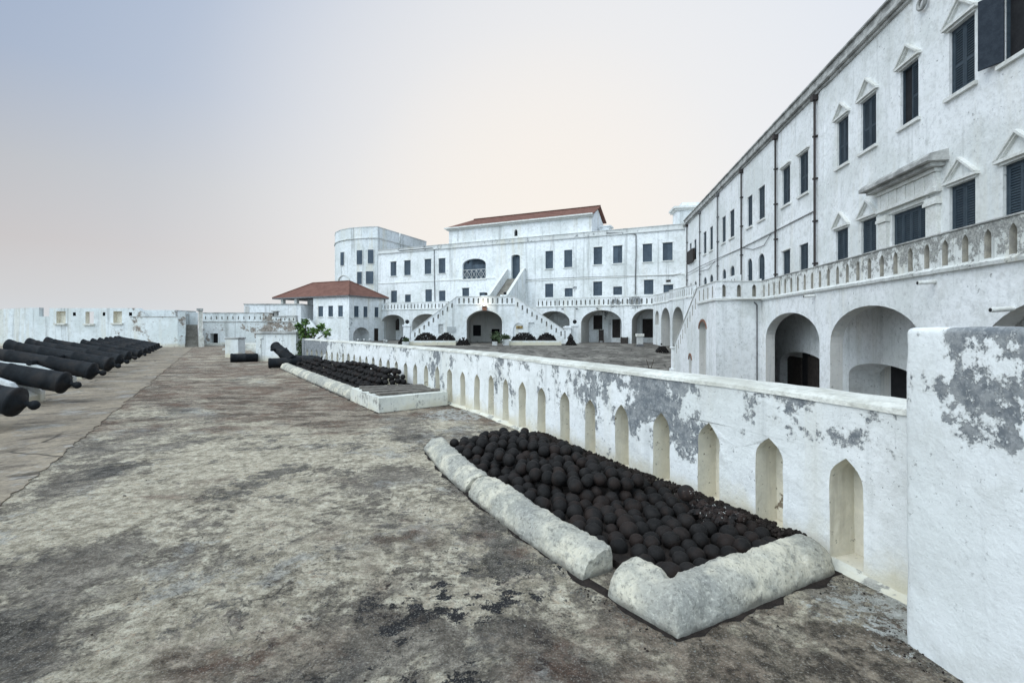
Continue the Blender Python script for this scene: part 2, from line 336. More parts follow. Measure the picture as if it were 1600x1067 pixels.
def court_mat():
    s = NT('courtyard_stone', .9, .2)
    w = s.vadd(s.pos, s.ncol(.8, 3), .35)
    cell = s.vcol(.85, s.vec((.75, 1.1, 1), src=w)); e = s.voro(.85, s.vec((.75, 1.1, 1), src=w))
    n = s.noise(.5, 8, .68); n2 = s.noise(3, 6, .65)
    c = s.mix(s.rng(n, .36, .66), (.075, .067, .06), (.22, .205, .18))
    c = s.mix(.4, c, s.mix(cell, (.07, .062, .056), (.29, .265, .23)))
    c = s.mix(s.rng(n2, .5, .7, 0, .5), c, (.07, .065, .06))
    c = s.mix(s.rng(e, .005, .05, .7, 0), c, (.05, .046, .04))
    g = s.rng(s.noise(2.2, 9, .78, s.vec((.5, 1.3, 1))), .3, .7, .2, .8)
    gc = s.t.nodes.new('ShaderNodeCombineColor'); [s.t.links.new(g, gc.inputs[k]) for k in range(3)]
    c = s.mix(.8, c, gc.outputs[0], 'OVERLAY')
    return s.done(c, s.bump(s.math('ADD', n2, s.rng(e, 0, .06)), .6, .04))
M['court'] = court_mat()

def roof_mat(name):
    s = NT(name, .85, .2)
    n = s.noise(1.2, 6, .65); n2 = s.noise(9, 5, .65)
    cell = s.vcol(3.2, s.vec((1, 1, 1.8)))
    c = s.mix(s.rng(n, .3, .7), (.145, .062, .046), (.20, .094, .070))
    c = s.mix(.30, c, s.mix(cell, (.08, .045, .036), (.23, .13, .10)))
    c = s.mix(s.rng(n2, .54, .72, 0, .55), c, (.10, .06, .05))
    return s.done(c, s.bump(n2, .4, .02))
M['roof'] = roof_mat('red_roof_tiles')
def leaf_mat():
    s = NT('leaf', .55, .4)
    v = s.noise(3.0, 3)
    c = s.mix(s.rng(v, .3, .7), (.035, .085, .016), (.13, .22, .05))
    s.b.inputs['Subsurface Weight'].default_value = 0.0
    return s.done(c)
M['leaf'] = leaf_mat()
M['grey_leaf'] = simple('dull_leaf', (.05, .08, .035), (.09, .12, .06), 3)
def sea_mat():
    s = NT('sea_water', .25, .5); n = s.noise(.15, 5)
    return s.done(s.mix(n, (.10, .14, .17), (.16, .20, .23)), s.bump(n, .4, .3))
M['sea'] = sea_mat()
def lamp_mat():
    s = NT('lamp_glass'); s.b.inputs['Emission Color'].default_value = (1, .93, .78, 1); s.b.inputs['Emission Strength'].default_value = 6
    return s.done((.9, .85, .7))
M['lamp'] = lamp_mat()

# ================================================================== geometry helpers
class MB:
    def __init__(s): s.v = []; s.f = []; s.m = []; s.sm = []
    def add(s, vs, fs, mi=0, smooth=False):
        o = len(s.v); s.v += [Vector(p) for p in vs]
        for f in fs: s.f.append([o+i for i in f]); s.m.append(mi); s.sm.append(smooth)
    def quad(s, a, b, c, d, mi=0): s.add([a, b, c, d], [(0, 1, 2, 3)], mi)
    def box(s, P, u0, u1, v0, v1, w0, w1, mi=0):
        vs = [P(u, v, w) for w in (w0, w1) for v in (v0, v1) for u in (u0, u1)]
        s.add(vs, [(0, 2, 3, 1), (4, 5, 7, 6), (0, 1, 5, 4), (2, 6, 7, 3), (0, 4, 6, 2), (1, 3, 7, 5)], mi)
    def prism(s, P, pts, w0, w1, mi=0):
        """polygon pts (u, v) extruded from w0 to w1"""
        n = len(pts); tris = tess([pts])
        s.add([P(u, v, w1) for u, v in pts], tris, mi)
        s.add([P(u, v, w0) for u, v in pts], [t[::-1] for t in tris], mi)
        for i in range(n):
            a, b = pts[i], pts[(i+1) % n]
            s.add([P(*a, w1), P(*a, w0), P(*b, w0), P(*b, w1)], [(0, 1, 2, 3)], mi)
    def tube(s, p, q, r, mi=0, n=8, r2=None):
        p, q = Vector(p), Vector(q); d = (q-p); z = d.normalized(); a = z.orthogonal().normalized(); b = z.cross(a)
        r2 = r if r2 is None else r2
        vs = [p+(a*math.cos(2*math.pi*i/n)+b*math.sin(2*math.pi*i/n))*r for i in range(n)] + [q+(a*math.cos(2*math.pi*i/n)+b*math.sin(2*math.pi*i/n))*r2 for i in range(n)]
        s.add(vs, [(i, (i+1) % n, n+(i+1) % n, n+i) for i in range(n)], mi, True)
        s.add(vs, [tuple(range(n))[::-1], tuple(range(n, 2*n))], mi)
    def lathe(s, prof, axis_p, axis_d, n=24, mi=0):
        p0 = Vector(axis_p); z = Vector(axis_d).normalized(); a = z.orthogonal().normalized(); b = z.cross(a)
        vs = []
        for t, r in prof:
            for i in range(n):
                an = 2*math.pi*i/n; vs.append(p0+z*t+(a*math.cos(an)+b*math.sin(an))*max(r, .0005))
        fs = []
        for k in range(len(prof)-1):
            for i in range(n): fs.append((k*n+i, k*n+(i+1) % n, (k+1)*n+(i+1) % n, (k+1)*n+i))
        s.add(vs, fs, mi, True)
    def build(s, name, mats, parent=None, bevel=0):
        me = bpy.data.meshes.new(name)
        L = LOC.get(parent.name, Vector((0, 0, 0))) if parent else Vector((0, 0, 0))
        me.from_pydata([p-L for p in s.v], [], s.f)
        ms = mats if isinstance(mats, (list, tuple)) else [mats]
        for m in ms: me.materials.append(M[m] if isinstance(m, str) else m)
        for p, mi, sm in zip(me.polygons, s.m, s.sm): p.material_index = min(mi, len(ms)-1); p.use_smooth = sm
        me.update()
        o = bpy.data.objects.new(name, me); COL.objects.link(o)
        if parent: o.parent = parent; LOC[o.name] = L
        if bevel:
            b = o.modifiers.new('bevel', 'BEVEL'); b.width = bevel; b.segments = 3; b.limit_method = 'ANGLE'
        return o
LOC = {}
def tag(o, label, cat=None, group=None, kind=None):
    if label: o['label'] = label
    if cat: o['category'] = cat
    if group: o['group'] = group
    if kind: o['kind'] = kind
    return o
def thing(name, label, cat, loc=(0, 0, 0), group=None):
    o = bpy.data.objects.new(name, None); COL.objects.link(o); o.location = loc; o.empty_display_size = .2
    LOC[o.name] = Vector(loc); return tag(o, label, cat, group)
def part(o, root): o.parent = root; return o
def copy_tree(o, parent=None):
    c = o.copy(); COL.objects.link(c); c.parent = parent
    for ch in o.children: copy_tree(ch, c)
    return c

def tess(loops):
    flat = [p for l in loops for p in l]
    if len(loops) == 1 and len(flat) == 4:
        tr = [(0, 1, 2), (0, 2, 3)]
    else: tr = tessellate_polygon([[Vector((p[0], p[1], 0)) for p in l] for l in loops])
    out = []
    for t in tr:
        a, b, c = [flat[i] for i in t]
        ar = (b[0]-a[0])*(c[1]-a[1])-(b[1]-a[1])*(c[0]-a[0])
        if abs(ar) < 1e-9: continue
        out.append(tuple(t) if ar > 0 else tuple(t)[::-1])
    return out
def rect(u0, u1, v0, v1): return [(u0, v0), (u1, v0), (u1, v1), (u0, v1)]
def arch(u0, u1, v0, vs, v1, n=14):
    """jambs to the springing vs, elliptical head to v1"""
    c, r = (u0+u1)/2, (u1-u0)/2
    return [(u0, v0), (u1, v0)] + [(c+r*math.cos(math.pi*i/n), vs+(v1-vs)*math.sin(math.pi*i/n)) for i in range(n+1)]
def pointed(u0, u1, v0, vs, v1):
    c = (u0+u1)/2; q = (u1-u0)/2
    h = v1-vs; r = [(.93, .28), (.70, .56), (.36, .80)]
    return [(u0, v0), (u1, v0), (u1, vs)]+[(c+q*a, vs+h*b) for a, b in r]+[(c, v1)]+[(c-q*a, vs+h*b) for a, b in r[::-1]]+[(u0, vs)]
def panel(mb, P, outline, holes=(), mi=0, w=0.0):
    """front face with real openings; holes = (loop, depth, jamb material, back material or None)"""
    loops = [outline]+[h[0] for h in holes]
    flat = [p for l in loops for p in l]
    mb.add([P(u, v, w) for u, v in flat], tess(loops), mi)
    for loop, dep, jm, bm_ in holes:
        n = len(loop)
        for i in range(n):
            a, b = loop[i], loop[(i+1) % n]
            mb.add([P(*a, w), P(*b, w), P(*b, w-dep), P(*a, w-dep)], [(0, 1, 2, 3)], jm)
        if bm_ is not None: mb.add([P(u, v, w-dep) for u, v in loop], tess([loop]), bm_)
class Fr:
    def __init__(s, O, t):
        s.O = Vector((O[0], O[1])); s.t = Vector((t[0], t[1])).normalized(); s.n = Vector((s.t.y, -s.t.x))
    def P(s, u, v, w=0.0):
        q = s.O+s.t*u+s.n*w; return Vector((q.x, q.y, v))
    def uv(s, px, py, w=0.0):
        dx = Vector(((px-CXP)/F, 1.0)); o = s.O+s.n*w
        k = o.dot(s.n)/dx.dot(s.n); q = dx*k-o
        return q.dot(s.t), 1.6+(HY-py)/F*k
    def u(s, px, w=0.0): return s.uv(px, HY, w)[0]
    def box(s, x0, y0, x1, y1, w=0.0):
        """photo box -> u0,u1,v0,v1 on this wall"""
        um, va = s.uv((x0+x1)/2, y0, w); vb = s.uv((x0+x1)/2, y1, w)[1]
        return s.u(x0, w), s.u(x1, w), vb, va
    def shear(s, fn): return lambda u, v, w: s.P(u, v+fn(u), w)

def slots(mb, P, u0, u1, v0, v1, pitch, sw, s0, s1, dep, thick, mi=0, nm=1, ends=True, first=None, shoulder=.17):
    """parapet of bays, each with a pointed loophole niche"""
    n = max(1, round((u1-u0)/pitch)); p = (u1-u0)/n
    for i in range(n):
        a, b = u0+i*p, u0+(i+1)*p; c = (a+b)/2
        panel(mb, P, rect(a, b, v0, v1), [(pointed(c-sw/2, c+sw/2, s0, s1-shoulder, s1), dep, nm, nm)], mi)
        mb.quad(P(b, v0, -thick), P(a, v0, -thick), P(a, v1, -thick), P(b, v1, -thick), mi)
        mb.quad(P(a, v1, 0), P(b, v1, 0), P(b, v1, -thick), P(a, v1, -thick), mi)
    if ends:
        mb.quad(P(u0, v0, -thick), P(u0, v0, 0), P(u0, v1, 0), P(u0, v1, -thick), mi)
        mb.quad(P(u1, v0, 0), P(u1, v0, -thick), P(u1, v1, -thick), P(u1, v1, 0), mi)

def leaf_mesh(P, u0, u1, v0, v1, w, pitch, mi=0, plain=False):
    mb = MB(); st = min(.075, (u1-u0)*.17); rl = .085
    mb.box(P, u0, u0+st, v0, v1, w, w+.04, mi); mb.box(P, u1-st, u1, v0, v1, w, w+.04, mi)
    vm = v0+(v1-v0)*.42
    for a, b in ((v0, v0+rl), (vm-rl/2, vm+rl/2), (v1-rl, v1)): mb.box(P, u0+st, u1-st, a, b, w+.002, w+.037, mi)
    mb.box(P, u0+st, u1-st, v0+.01, v1-.01, w-.004, w+.003, 1)
    for a, b in ((v0+rl, vm-rl/2), (vm+rl/2, v1-rl)):
        k = max(2, int((b-a)/pitch)); q = (b-a)/k
        for i in range(k):
            z = a+(i+.5)*q; h = q*.48
            vs = [P(u, z-h, w+.036) for u in (u0+st, u1-st)] + [P(u, z-h+.012, w+.036) for u in (u0+st, u1-st)] + [P(u, z+h-.012, w+.006) for u in (u0+st, u1-st)] + [P(u, z+h, w+.006) for u in (u0+st, u1-st)]
            mb.add(vs, [(0, 1, 3, 2), (2, 3, 7, 6), (4, 5, 1, 0)], mi)
    return mb
def window(root, fr, b, w=-.14, pitch=.13, mat='far_shutter', arched=0, leaves='cc', sill=True, head=None, name='window', leafn=2, trim='trim'):
    """fills an opening b=(u0,u1,v0,v1) in the wall; leaves: c closed, o open outwards, - missing"""
    P = fr.P; u0, u1, v0, v1 = b
    vs = v1-arched
    mb = MB(); fw = .05
    loop = arch(u0, u1, v0, vs, v1, 10) if arched else rect(u0, u1, v0, v1)
    inner = arch(u0+fw, u1-fw, v0+fw, vs, v1-fw, 10) if arched else rect(u0+fw, u1-fw, v0+fw, v1-fw)
    panel(mb, P, loop, [(inner, .06, 0, 1)], 0, w+.05)
    win = mb.build(name, [mat, 'dark'], root)
    a, c = u0+fw, u1-fw; lw = (c-a)/leafn
    for i in range(leafn):
        k = leaves[min(i, len(leaves)-1)]
        x0, x1 = a+i*lw+.004, a+(i+1)*lw-.004
        if k == 'c':
            lm = leaf_mesh(P, x0, x1, v0+fw+.005, vs-(fw if not arched else 0)-.005, w+.005, pitch)
            if arched:
                ins = arch(x0 if i else x0, x1, vs, vs+.001, vs+.002, 2)
                cu, r = (u0+u1)/2, (u1-u0)/2-fw
                pts = [p for p in [(cu+r*math.cos(math.pi*j/12), vs+(v1-fw-vs)*math.sin(math.pi*j/12)) for j in range(13)] if (p[0] >= x0-1e-6 if i else p[0] <= x1+1e-6) or leafn == 1]
                if len(pts) > 2:
                    ex = x0 if i else x1
                    pp = [(ex, vs)]+pts if not i else pts+[(ex, vs)]
                    lm.prism(P, pp, w+.008, w+.036, 0)
            lm.build('shutter', [mat, 'dark'], win)
        elif k == 'o':
            hinge = x0 if i == 0 else x1
            ang = math.radians(150); sg = -1 if i == 0 else 1
            def PO(u, v, ww, hinge=hinge, sg=sg):
                r = (u-hinge)*(1 if i == 0 else -1); ca, sa = math.cos(ang), math.sin(ang)
                return P(hinge+(r*ca)*(1 if i == 0 else -1)-(ww)*sa*(1 if i == 0 else -1), v, .02+r*sa+ww*ca)
            leaf_mesh(PO, x0, x1, v0+fw, v1-fw, 0, pitch).build('shutter', ['navy_paint', 'navy_paint'], win)
    if sill:
        s = MB(); s.box(P, u0-.12, u1+.12, v0-.11, v0-.003, -.1, .10); s.build('sill', trim, win)
    if head == 'flat':
        s = MB(); s.box(P, u0-.1, u1+.1, v1+.005, v1+.07, -.05, .05); s.box(P, u0-.16, u1+.16, v1+.073, v1+.14, -.05, .12); s.build('hood', trim, win)
    if head == 'thin':
        s = MB(); s.box(P, u0-.1, u1+.1, v1+.005, v1+.07, -.05, .06); s.build('hood', trim, win)
    if head == 'ped':
        s = MB(); e = .17; hgt = (u1-u0)*.62; c_ = (u0+u1)/2
        s.box(P, u0-.06, u1+.06, v1+.004, v1+.07, -.05, .05); s.box(P, u0-e, u1+e, v1+.073, v1+.15, -.05, .13)
        for sg in (-1, 1):
            x0, x1 = c_+sg*((u1-u0)/2+e), c_
            z0, z1 = v1+.153, v1+.153+hgt
            for (o0, o1, wd) in ((0, .075, .14), (.078, .14, .085)):
                q = [(x0, z0), (x1, z1-o0), (x1, z1-o1), (x0-sg*o1*1.1, z0)] if o0 == 0 else [(x0-sg*o0*1.1, z0), (x1, z1-o0), (x1, z1-o1), (x0-sg*o1*1.1, z0)]
                if sg < 0: q = q[::-1]
                s.prism(P, q, -.05, wd)
        s.build('pediment', trim, win)
    return win
def hole(b, dep=.2, jm=0, arched=0):
    u0, u1, v0, v1 = b
    return ((arch(u0, u1, v0, v1-arched, v1, 10) if arched else rect(u0, u1, v0, v1)), dep, jm, None)
Z3 = lambda fr: fr.P
# ================================================================== the setting
XY = lambda x, y, z: Vector((x, y, z))
def ident(u, v, w): return Vector((u, w, v))
def cz(x, y):
    pts = [(-50, -2.4), (30, -2.4), (36, -1.75), (41, -.95), (45, -.42), (49, -.2), (53, -.1), (400, -.1)]
    for (a, za), (b, zb) in zip(pts, pts[1:]):
        if y <= b:
            z = za+(zb-za)*(y-a)/(b-a); break
    if x < -14: z = z+(-.2-z)*min(1, (-14-x)/5)
    return z
mb = MB(); xs = [-70+2*i for i in range(66)]; ys = [-10+1.5*i for i in range(80)]
mb.add([XY(x, y, cz(x, y)) for y in ys for x in xs], [(j*66+i, j*66+i+1, (j+1)*66+i+1, (j+1)*66+i) for j in range(79) for i in range(65)], 0, True)
tag(mb.build('courtyard', 'court'), 'sloping stone-paved courtyard below the platform', kind='structure')
mb = MB(); R_ = 9000
mb.add([XY(-R_, -R_, -16), XY(R_, -R_, -16), XY(R_, R_, -16), XY(-R_, R_, -16)], [(0, 1, 2, 3)])
tag(mb.build('sea', 'sea'), 'sea around the fort', kind='structure')

# ---- parapet centre line (far to near) of the foreground wall
ctrl = [(-8.8, 20.3), (-5.9, 16.7), (-3.3, 13.0), (-1.62, 10.6), (-.62, 9.05), (-.35, 8.55), (-.09, 8.02), (.175, 7.48), (.43, 6.97), (.70, 6.44), (.955, 5.91), (1.215, 5.36), (1.487, 4.82), (1.76, 4.28), (1.99, 3.76), (2.20, 3.17), (2.36, 2.72), (2.55, 2.2)]
def catmull(c, n=8):
    o = []
    for i in range(len(c)-1):
        p = [Vector(c[max(0, min(len(c)-1, i+k))]) for k in (-1, 0, 1, 2)]
        for j in range(n):
            t = j/n
            o.append(.5*((2*p[1])+(p[2]-p[0])*t+(2*p[0]-5*p[1]+4*p[2]-p[3])*t*t+(3*p[1]-p[0]-3*p[2]+p[3])*t**3))
    return o+[Vector(c[-1])]
path = catmull(ctrl)
for _ in range(6): path = [path[0]]+[(path[i-1]+path[i]*2+path[i+1])/4 for i in range(1, len(path)-1)]+[path[-1]]
arc = [0]
for a, b in zip(path, path[1:]): arc.append(arc[-1]+(b-a).length)
def PP(u, v, w):
    i = 0
    while i < len(arc)-2 and arc[i+1] < u: i += 1
    t = (u-arc[i])/(arc[i+1]-arc[i]); q = path[i].lerp(path[i+1], t)
    d0 = path[min(len(path)-1, i+3)]-path[max(0, i-2)]; d = d0.normalized()
    n = Vector((d.y, -d.x)); z = Vector((u*2.4, v*2.4, w*2)); k = .010*mnoise.noise(z)+.005*mnoise.noise(z*4)
    q = q+n*(w+k)+d*(.006*mnoise.noise(z*3+Vector((9, 0, 0))))
    return Vector((q.x, q.y, v+.006*mnoise.noise(z*2.5+Vector((0, 0, 5)))))
def path_u(p):
    p = Vector(p); best = min(range(len(path)), key=lambda i: (path[i]-p).length); return arc[best]
# platform and paving
edge = [PP(u, 0, -.2).to_2d() for u in [arc[-1]*i/24 for i in range(25)]]
poly = [(-60, 46), (-60, -8), (3.4, -8), (2.75, 1.6)]+[tuple(p) for p in reversed(edge)]+[(-12.6, 24.5), (-22, 40), (-25, 46)]
def strip_x(y): return -1.95-.61*y
mb = MB(); mb.add([XY(*p, 0) for p in poly], tess([poly])); nP = len(poly)
for i in range(nP):
    a, b = poly[i], poly[(i+1) % nP]; mb.quad(XY(*a, 0), XY(*a, -3), XY(*b, -3), XY(*b, 0))
tag(mb.build('platform', 'platform'), 'weathered lime concrete gun platform', kind='structure')
mb = MB(); ys = [-6+.08*i for i in range(612)]; L_, R2 = [], []
for y in ys:
    jx = .06*mnoise.noise(Vector((y*1.3, 2, 0)))+.10*mnoise.noise(Vector((round(y*2.2), 2, 0)))+.06*mnoise.noise(Vector((y*7, 2, 0)))+.05*mnoise.noise(Vector((y*4.1, 7, 0)))
    if y > 8: jx += .10*mnoise.noise(Vector((y*.7, 5, 0)))
    R2.append((strip_x(y)+jx, y))
pl = [(-59, -6)]+R2+[(-59, ys[-1])]
pl = [p for p in pl if p[1] < 42.5]+[(-59, 42.5)] if pl[-1][1] > 42.5 else pl
mb.add([XY(*p, .012) for p in pl], tess([pl]))
for a, b in zip(R2, R2[1:]):
    if b[1] < 42.5: mb.quad(XY(*a, .012), XY(*b, .012), XY(*b, -.05), XY(*a, -.05))
tag(mb.build('paving_strip', 'strip'), 'tan sandstone flags beside the row of guns', kind='structure')

# ================================================================== foreground wall
def dense(l, st):
    o = []
    for a, b in zip(l, l[1:]+l[:1]):
        n = max(1, int(math.hypot(b[0]-a[0], b[1]-a[1])/st)); o += [(a[0]+(b[0]-a[0])*i/n, a[1]+(b[1]-a[1])*i/n) for i in range(n)]
    return o
UL = arc[-1]; us0 = path_u((2.205, 3.15)); TOP = 1.09
pw = thing('parapet_wall', 'low whitewashed curving wall with pointed loophole niches and peeling grey plaster along the platform', 'wall', (*path[0], 0))
mb = MB()
cs = [us0-.6*i for i in range(60) if us0-.6*i > .5]; bounds = [.28]+sorted([c-.3 for c in cs if c-.3 > .28])+[us0+.3]
rr = random.Random(3)
for a, b in zip(bounds, bounds[1:]):
    c = b-.3; sw = .232+rr.uniform(-.015, .015)
    if c-sw/2-.05 < a: holes = []
    else:
        j = rr.uniform(-.015, .015); holes = [(dense(pointed(c-sw/2+j, c+sw/2+j, .035, .60+rr.uniform(-.03, .02), .745+rr.uniform(-.02, .02)), .07), .24, 1, 1)]
    panel(mb, PP, dense(rect(a, b, -.05, TOP), .15), holes, 0)
    mb.quad(PP(b, -2.4, -.40), PP(a, -2.4, -.40), PP(a, TOP, -.40), PP(b, TOP, -.40), 0)
panel(mb, PP, rect(us0+.3, UL, -.05, TOP), [], 0)
mb.quad(PP(UL, -2.4, -.40), PP(us0+.3, -2.4, -.40), PP(us0+.3, TOP, -.40), PP(UL, TOP, -.40), 0)
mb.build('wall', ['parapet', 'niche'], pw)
mb = MB(); N = 150; sec = []
for i in range(N+1):
    u = .28+(UL-.28)*i/N; k = .008*mnoise.noise(Vector((u*3, 0, 0)))
    sec.append([PP(u, TOP-.002, .012+k), PP(u, TOP+.03+k, .006+k), PP(u, TOP+.05+k, -.06), PP(u, TOP+.055+k, -.2), PP(u, TOP+.045, -.36), PP(u, TOP-.002, -.412)])
for a, b in zip(sec, sec[1:]):
    for k in range(5): mb.add([a[k], b[k], b[k+1], a[k+1]], [(0, 1, 2, 3)], 0, True)
mb.build('coping', 'coping', pw)
mb = MB()
mb.box(PP, .0, .28, -.2, TOP+.06, -.43, .03, 0)
mb.build('end_post', 'parapet', pw, bevel=.02)
mb = MB(); sec = []
for i in range(N+1):
    u = .3+(UL-.3)*i/N; k = .02*mnoise.noise(Vector((u*2.2, 4, 0)))+.01*mnoise.noise(Vector((u*7, 4, 3)))
    sec.append([PP(u, .045+k, -.012), PP(u, .022+k*.6, .014), PP(u, .010, .035+k), PP(u, -.006, .07+2*k)])
for a, b in zip(sec, sec[1:]):
    for k in range(3): mb.add([a[k+1], b[k+1], b[k], a[k]], [(0, 1, 2, 3)], 0, True)
mb.build('wall_foot', 'kerb_white', pw)

# pier at the right edge
pf = Fr((2.0, 2.465), (.145, -.99))
mb = MB(); mb.box(pf.P, 0, 1.5, -.2, 1.6, -.62, 0)
pr = mb.build('pier', 'pier')
bm = bmesh.new(); bm.from_mesh(pr.data); bmesh.ops.remove_doubles(bm, verts=bm.verts, dist=.001); bmesh.ops.recalc_face_normals(bm, faces=bm.faces)
bmesh.ops.bevel(bm, geom=bm.edges[:], offset=.03, segments=4, profile=.5, affect='EDGES')
bmesh.ops.subdivide_edges(bm, edges=[e for e in bm.edges if e.calc_length() > .2], cuts=28, use_grid_fill=True)
for v in bm.verts: v.co += v.normal*(.007*mnoise.noise(v.co*3)+.004*mnoise.noise(v.co*9)+.003*mnoise.noise(v.co*24))
bm.to_mesh(pr.data); bm.free()
for p in pr.data.polygons: p.use_smooth = True
pr = tag(pr, 'tall whitewashed pier ending the low wall, grey plaster flaking at its top', 'pier')

# ================================================================== kerbs
def kerb(name, pts, width=.27, height=.215, mat='kerb', label='', seed=0, amp=.012, flat=False):
    pts = [Vector(p) for p in pts]; dense = []; nor = []
    seg = [(b-a).normalized() for a, b in zip(pts, pts[1:])]
    for i, (a, b) in enumerate(zip(pts, pts[1:])):
        n = max(2, int((b-a).length/.02))
        na = Vector((-seg[i].y, seg[i].x)); n0 = na; n1 = na
        if i > 0:
            m = (na+Vector((-seg[i-1].y, seg[i-1].x))).normalized(); n0 = m/max(.5, m.dot(na))
        if i < len(seg)-1:
            m = (na+Vector((-seg[i+1].y, seg[i+1].x))).normalized(); n1 = m/max(.5, m.dot(na))
        for j in range(n+(i == len(seg)-1)):
            t = j/n; dense.append(a.lerp(b, t)); nor.append(n0.lerp(n1, t))
    prof = [(0, -.05), (.0, .02), (.005, .09), (.012, .17), (.027, .26), (.047, .35), (.07, .43), (.10, .52), (.14, .61), (.19, .70), (.25, .78), (.31, .84), (.38, .895), (.46, .94), (.54, .97), (.62, .99), (.70, 1.0), (.78, 1.0), (.85, .98), (.91, .94), (.96, .84), (.99, .65), (1.0, .4), (1.0, -.1)]
    mb = MB(); vs = []; n = len(prof); K = len(dense)
    for i, (q, m) in enumerate(zip(dense, nor)):
        e = min(i, K-1-i)*.02; sc = 1 if e > .05 else .90+.10*math.sqrt(e/.05)
        for x, z in prof:
            p = Vector((q.x+m.x*width*(.5+(x-.5)*sc), q.y+m.y*width*(.5+(x-.5)*sc), z*height*sc))
            o = Vector((p.x, p.y, p.z))+Vector((seed*7, 0, 0))
            d = mnoise.noise(o*3.5)*1.2+mnoise.noise(o*10)*.9+(abs(mnoise.noise(o*17))-.3)*1.5+mnoise.noise(o*38)*.5
            k = amp*d; out_ = Vector((m.x*(x-.5)*2, m.y*(x-.5)*2, z)).normalized()
            vs.append(p+out_*k*(1 if z > .1 else .5))
    for i in range(len(vs)):
        q = vs[i]; c_ = mnoise.noise(Vector((q.x*6+seed*5, q.y*6, q.z*6+2)))
        if c_ > .38 and q.z > .05: vs[i] = q-Vector((0, 0, min(.03, (c_-.38)*.22)))
    fs = [(i*n+k, (i+1)*n+k, (i+1)*n+k+1, i*n+k+1) for i in range(K-1) for k in range(n-1)]
    mb.add(vs, fs, 0, True)
    mb.add(vs[:n], [tuple(range(n))], 0); mb.add(vs[-n:], [tuple(range(n))[::-1]], 0)
    return tag(mb.build(name, mat), label, 'kerb stone')
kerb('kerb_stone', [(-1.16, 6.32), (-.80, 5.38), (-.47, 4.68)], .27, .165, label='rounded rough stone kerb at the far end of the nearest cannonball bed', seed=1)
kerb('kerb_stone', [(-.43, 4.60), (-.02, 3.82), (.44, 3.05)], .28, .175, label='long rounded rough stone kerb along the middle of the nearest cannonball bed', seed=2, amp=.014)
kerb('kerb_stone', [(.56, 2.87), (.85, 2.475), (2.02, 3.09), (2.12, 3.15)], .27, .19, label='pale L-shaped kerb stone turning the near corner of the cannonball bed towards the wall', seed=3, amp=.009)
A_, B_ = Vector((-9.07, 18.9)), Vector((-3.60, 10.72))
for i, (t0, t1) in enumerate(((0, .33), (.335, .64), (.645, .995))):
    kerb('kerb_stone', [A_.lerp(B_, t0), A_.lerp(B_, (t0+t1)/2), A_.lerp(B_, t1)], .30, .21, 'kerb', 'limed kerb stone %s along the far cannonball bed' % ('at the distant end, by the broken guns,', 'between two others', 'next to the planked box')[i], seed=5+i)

# planked box in front of the far bed
bx = thing('planked_pit', 'white masonry box kerb topped with loose weathered planks beside the low wall', 'box', (-2.49, 9.04, 0))
A, B, C, D, E = (-2.49, 9.04), (-1.33, 9.98), (-1.95, 11.0), (-3.40, 10.9), (-3.36, 10.2)
A, B, C, D = Vector(A), Vector(B), Vector(C), Vector((-3.55, 10.62))
def lerp4(s_, t_): return A.lerp(B, s_).lerp(D.lerp(C, s_), t_)
mb = MB(); outl = [A, B, C, D]; hl = [lerp4(.09, .13), lerp4(.90, .13), lerp4(.92, .95), lerp4(.09, .95)]
P0 = lambda u, v, w: Vector((u, v, w))
panel(mb, P0, [tuple(p) for p in outl], [([tuple(p) for p in hl], .17, 0, 1)], 0, .28)
for i in range(4):
    a, b = outl[i], outl[(i+1) % 4]; mb.quad(XY(*a, -.05), XY(*b, -.05), XY(*b, .28), XY(*a, .28), 0)
mb.build('box_kerb', ['kerb_white', 'dark'], bx, bevel=.025)
for t in (.2, .42, .64, .88):
    mb = MB(); k = (t-.5)*.05; a, b = lerp4(.03+rr.uniform(0, .06), t), lerp4(.97-rr.uniform(0, .12), t+.02); d = (b-a); n = Vector((-d.y, d.x)).normalized()*.10
    fr = Fr(a, d); mb.box(fr.P, 0, d.length, .283, .325, -.09, .09); mb.build('plank', 'plank', bx)

# ================================================================== cannonballs
BR = .064
def make_ball(seed):
    bm = bmesh.new(); bmesh.ops.create_icosphere(bm, subdivisions=3, radius=BR)
    for v in bm.verts:
        o = v.co*1.0+Vector((seed*3.1, 0, 0)); k = 1+.045*mnoise.noise(o*22)+.03*mnoise.noise(o*60)
        v.co *= k
    me = bpy.data.meshes.new('cannonball'); bm.to_mesh(me); bm.free()
    for p in me.polygons: p.use_smooth = True
    me.materials.append(M['ball']); return me
ball_me = [make_ball(i) for i in range(5)]
def in_poly(p, poly):
    x, y = p; c = False
    for (x0, y0), (x1, y1) in zip(poly, poly[1:]+poly[:1]):
        if (y0 > y) != (y1 > y) and x < (x1-x0)*(y-y0)/(y1-y0)+x0: c = not c
    return c
def dseg(p, a, b):
    p, a, b = Vector(p), Vector(a), Vector(b); t = max(0, min(1, (p-a).dot(b-a)/(b-a).length_squared)); return (p-a.lerp(b, t)).length
def pdist(p, poly): return min(dseg(p, a, b) for a, b in zip(poly, poly[1:]+poly[:1]))
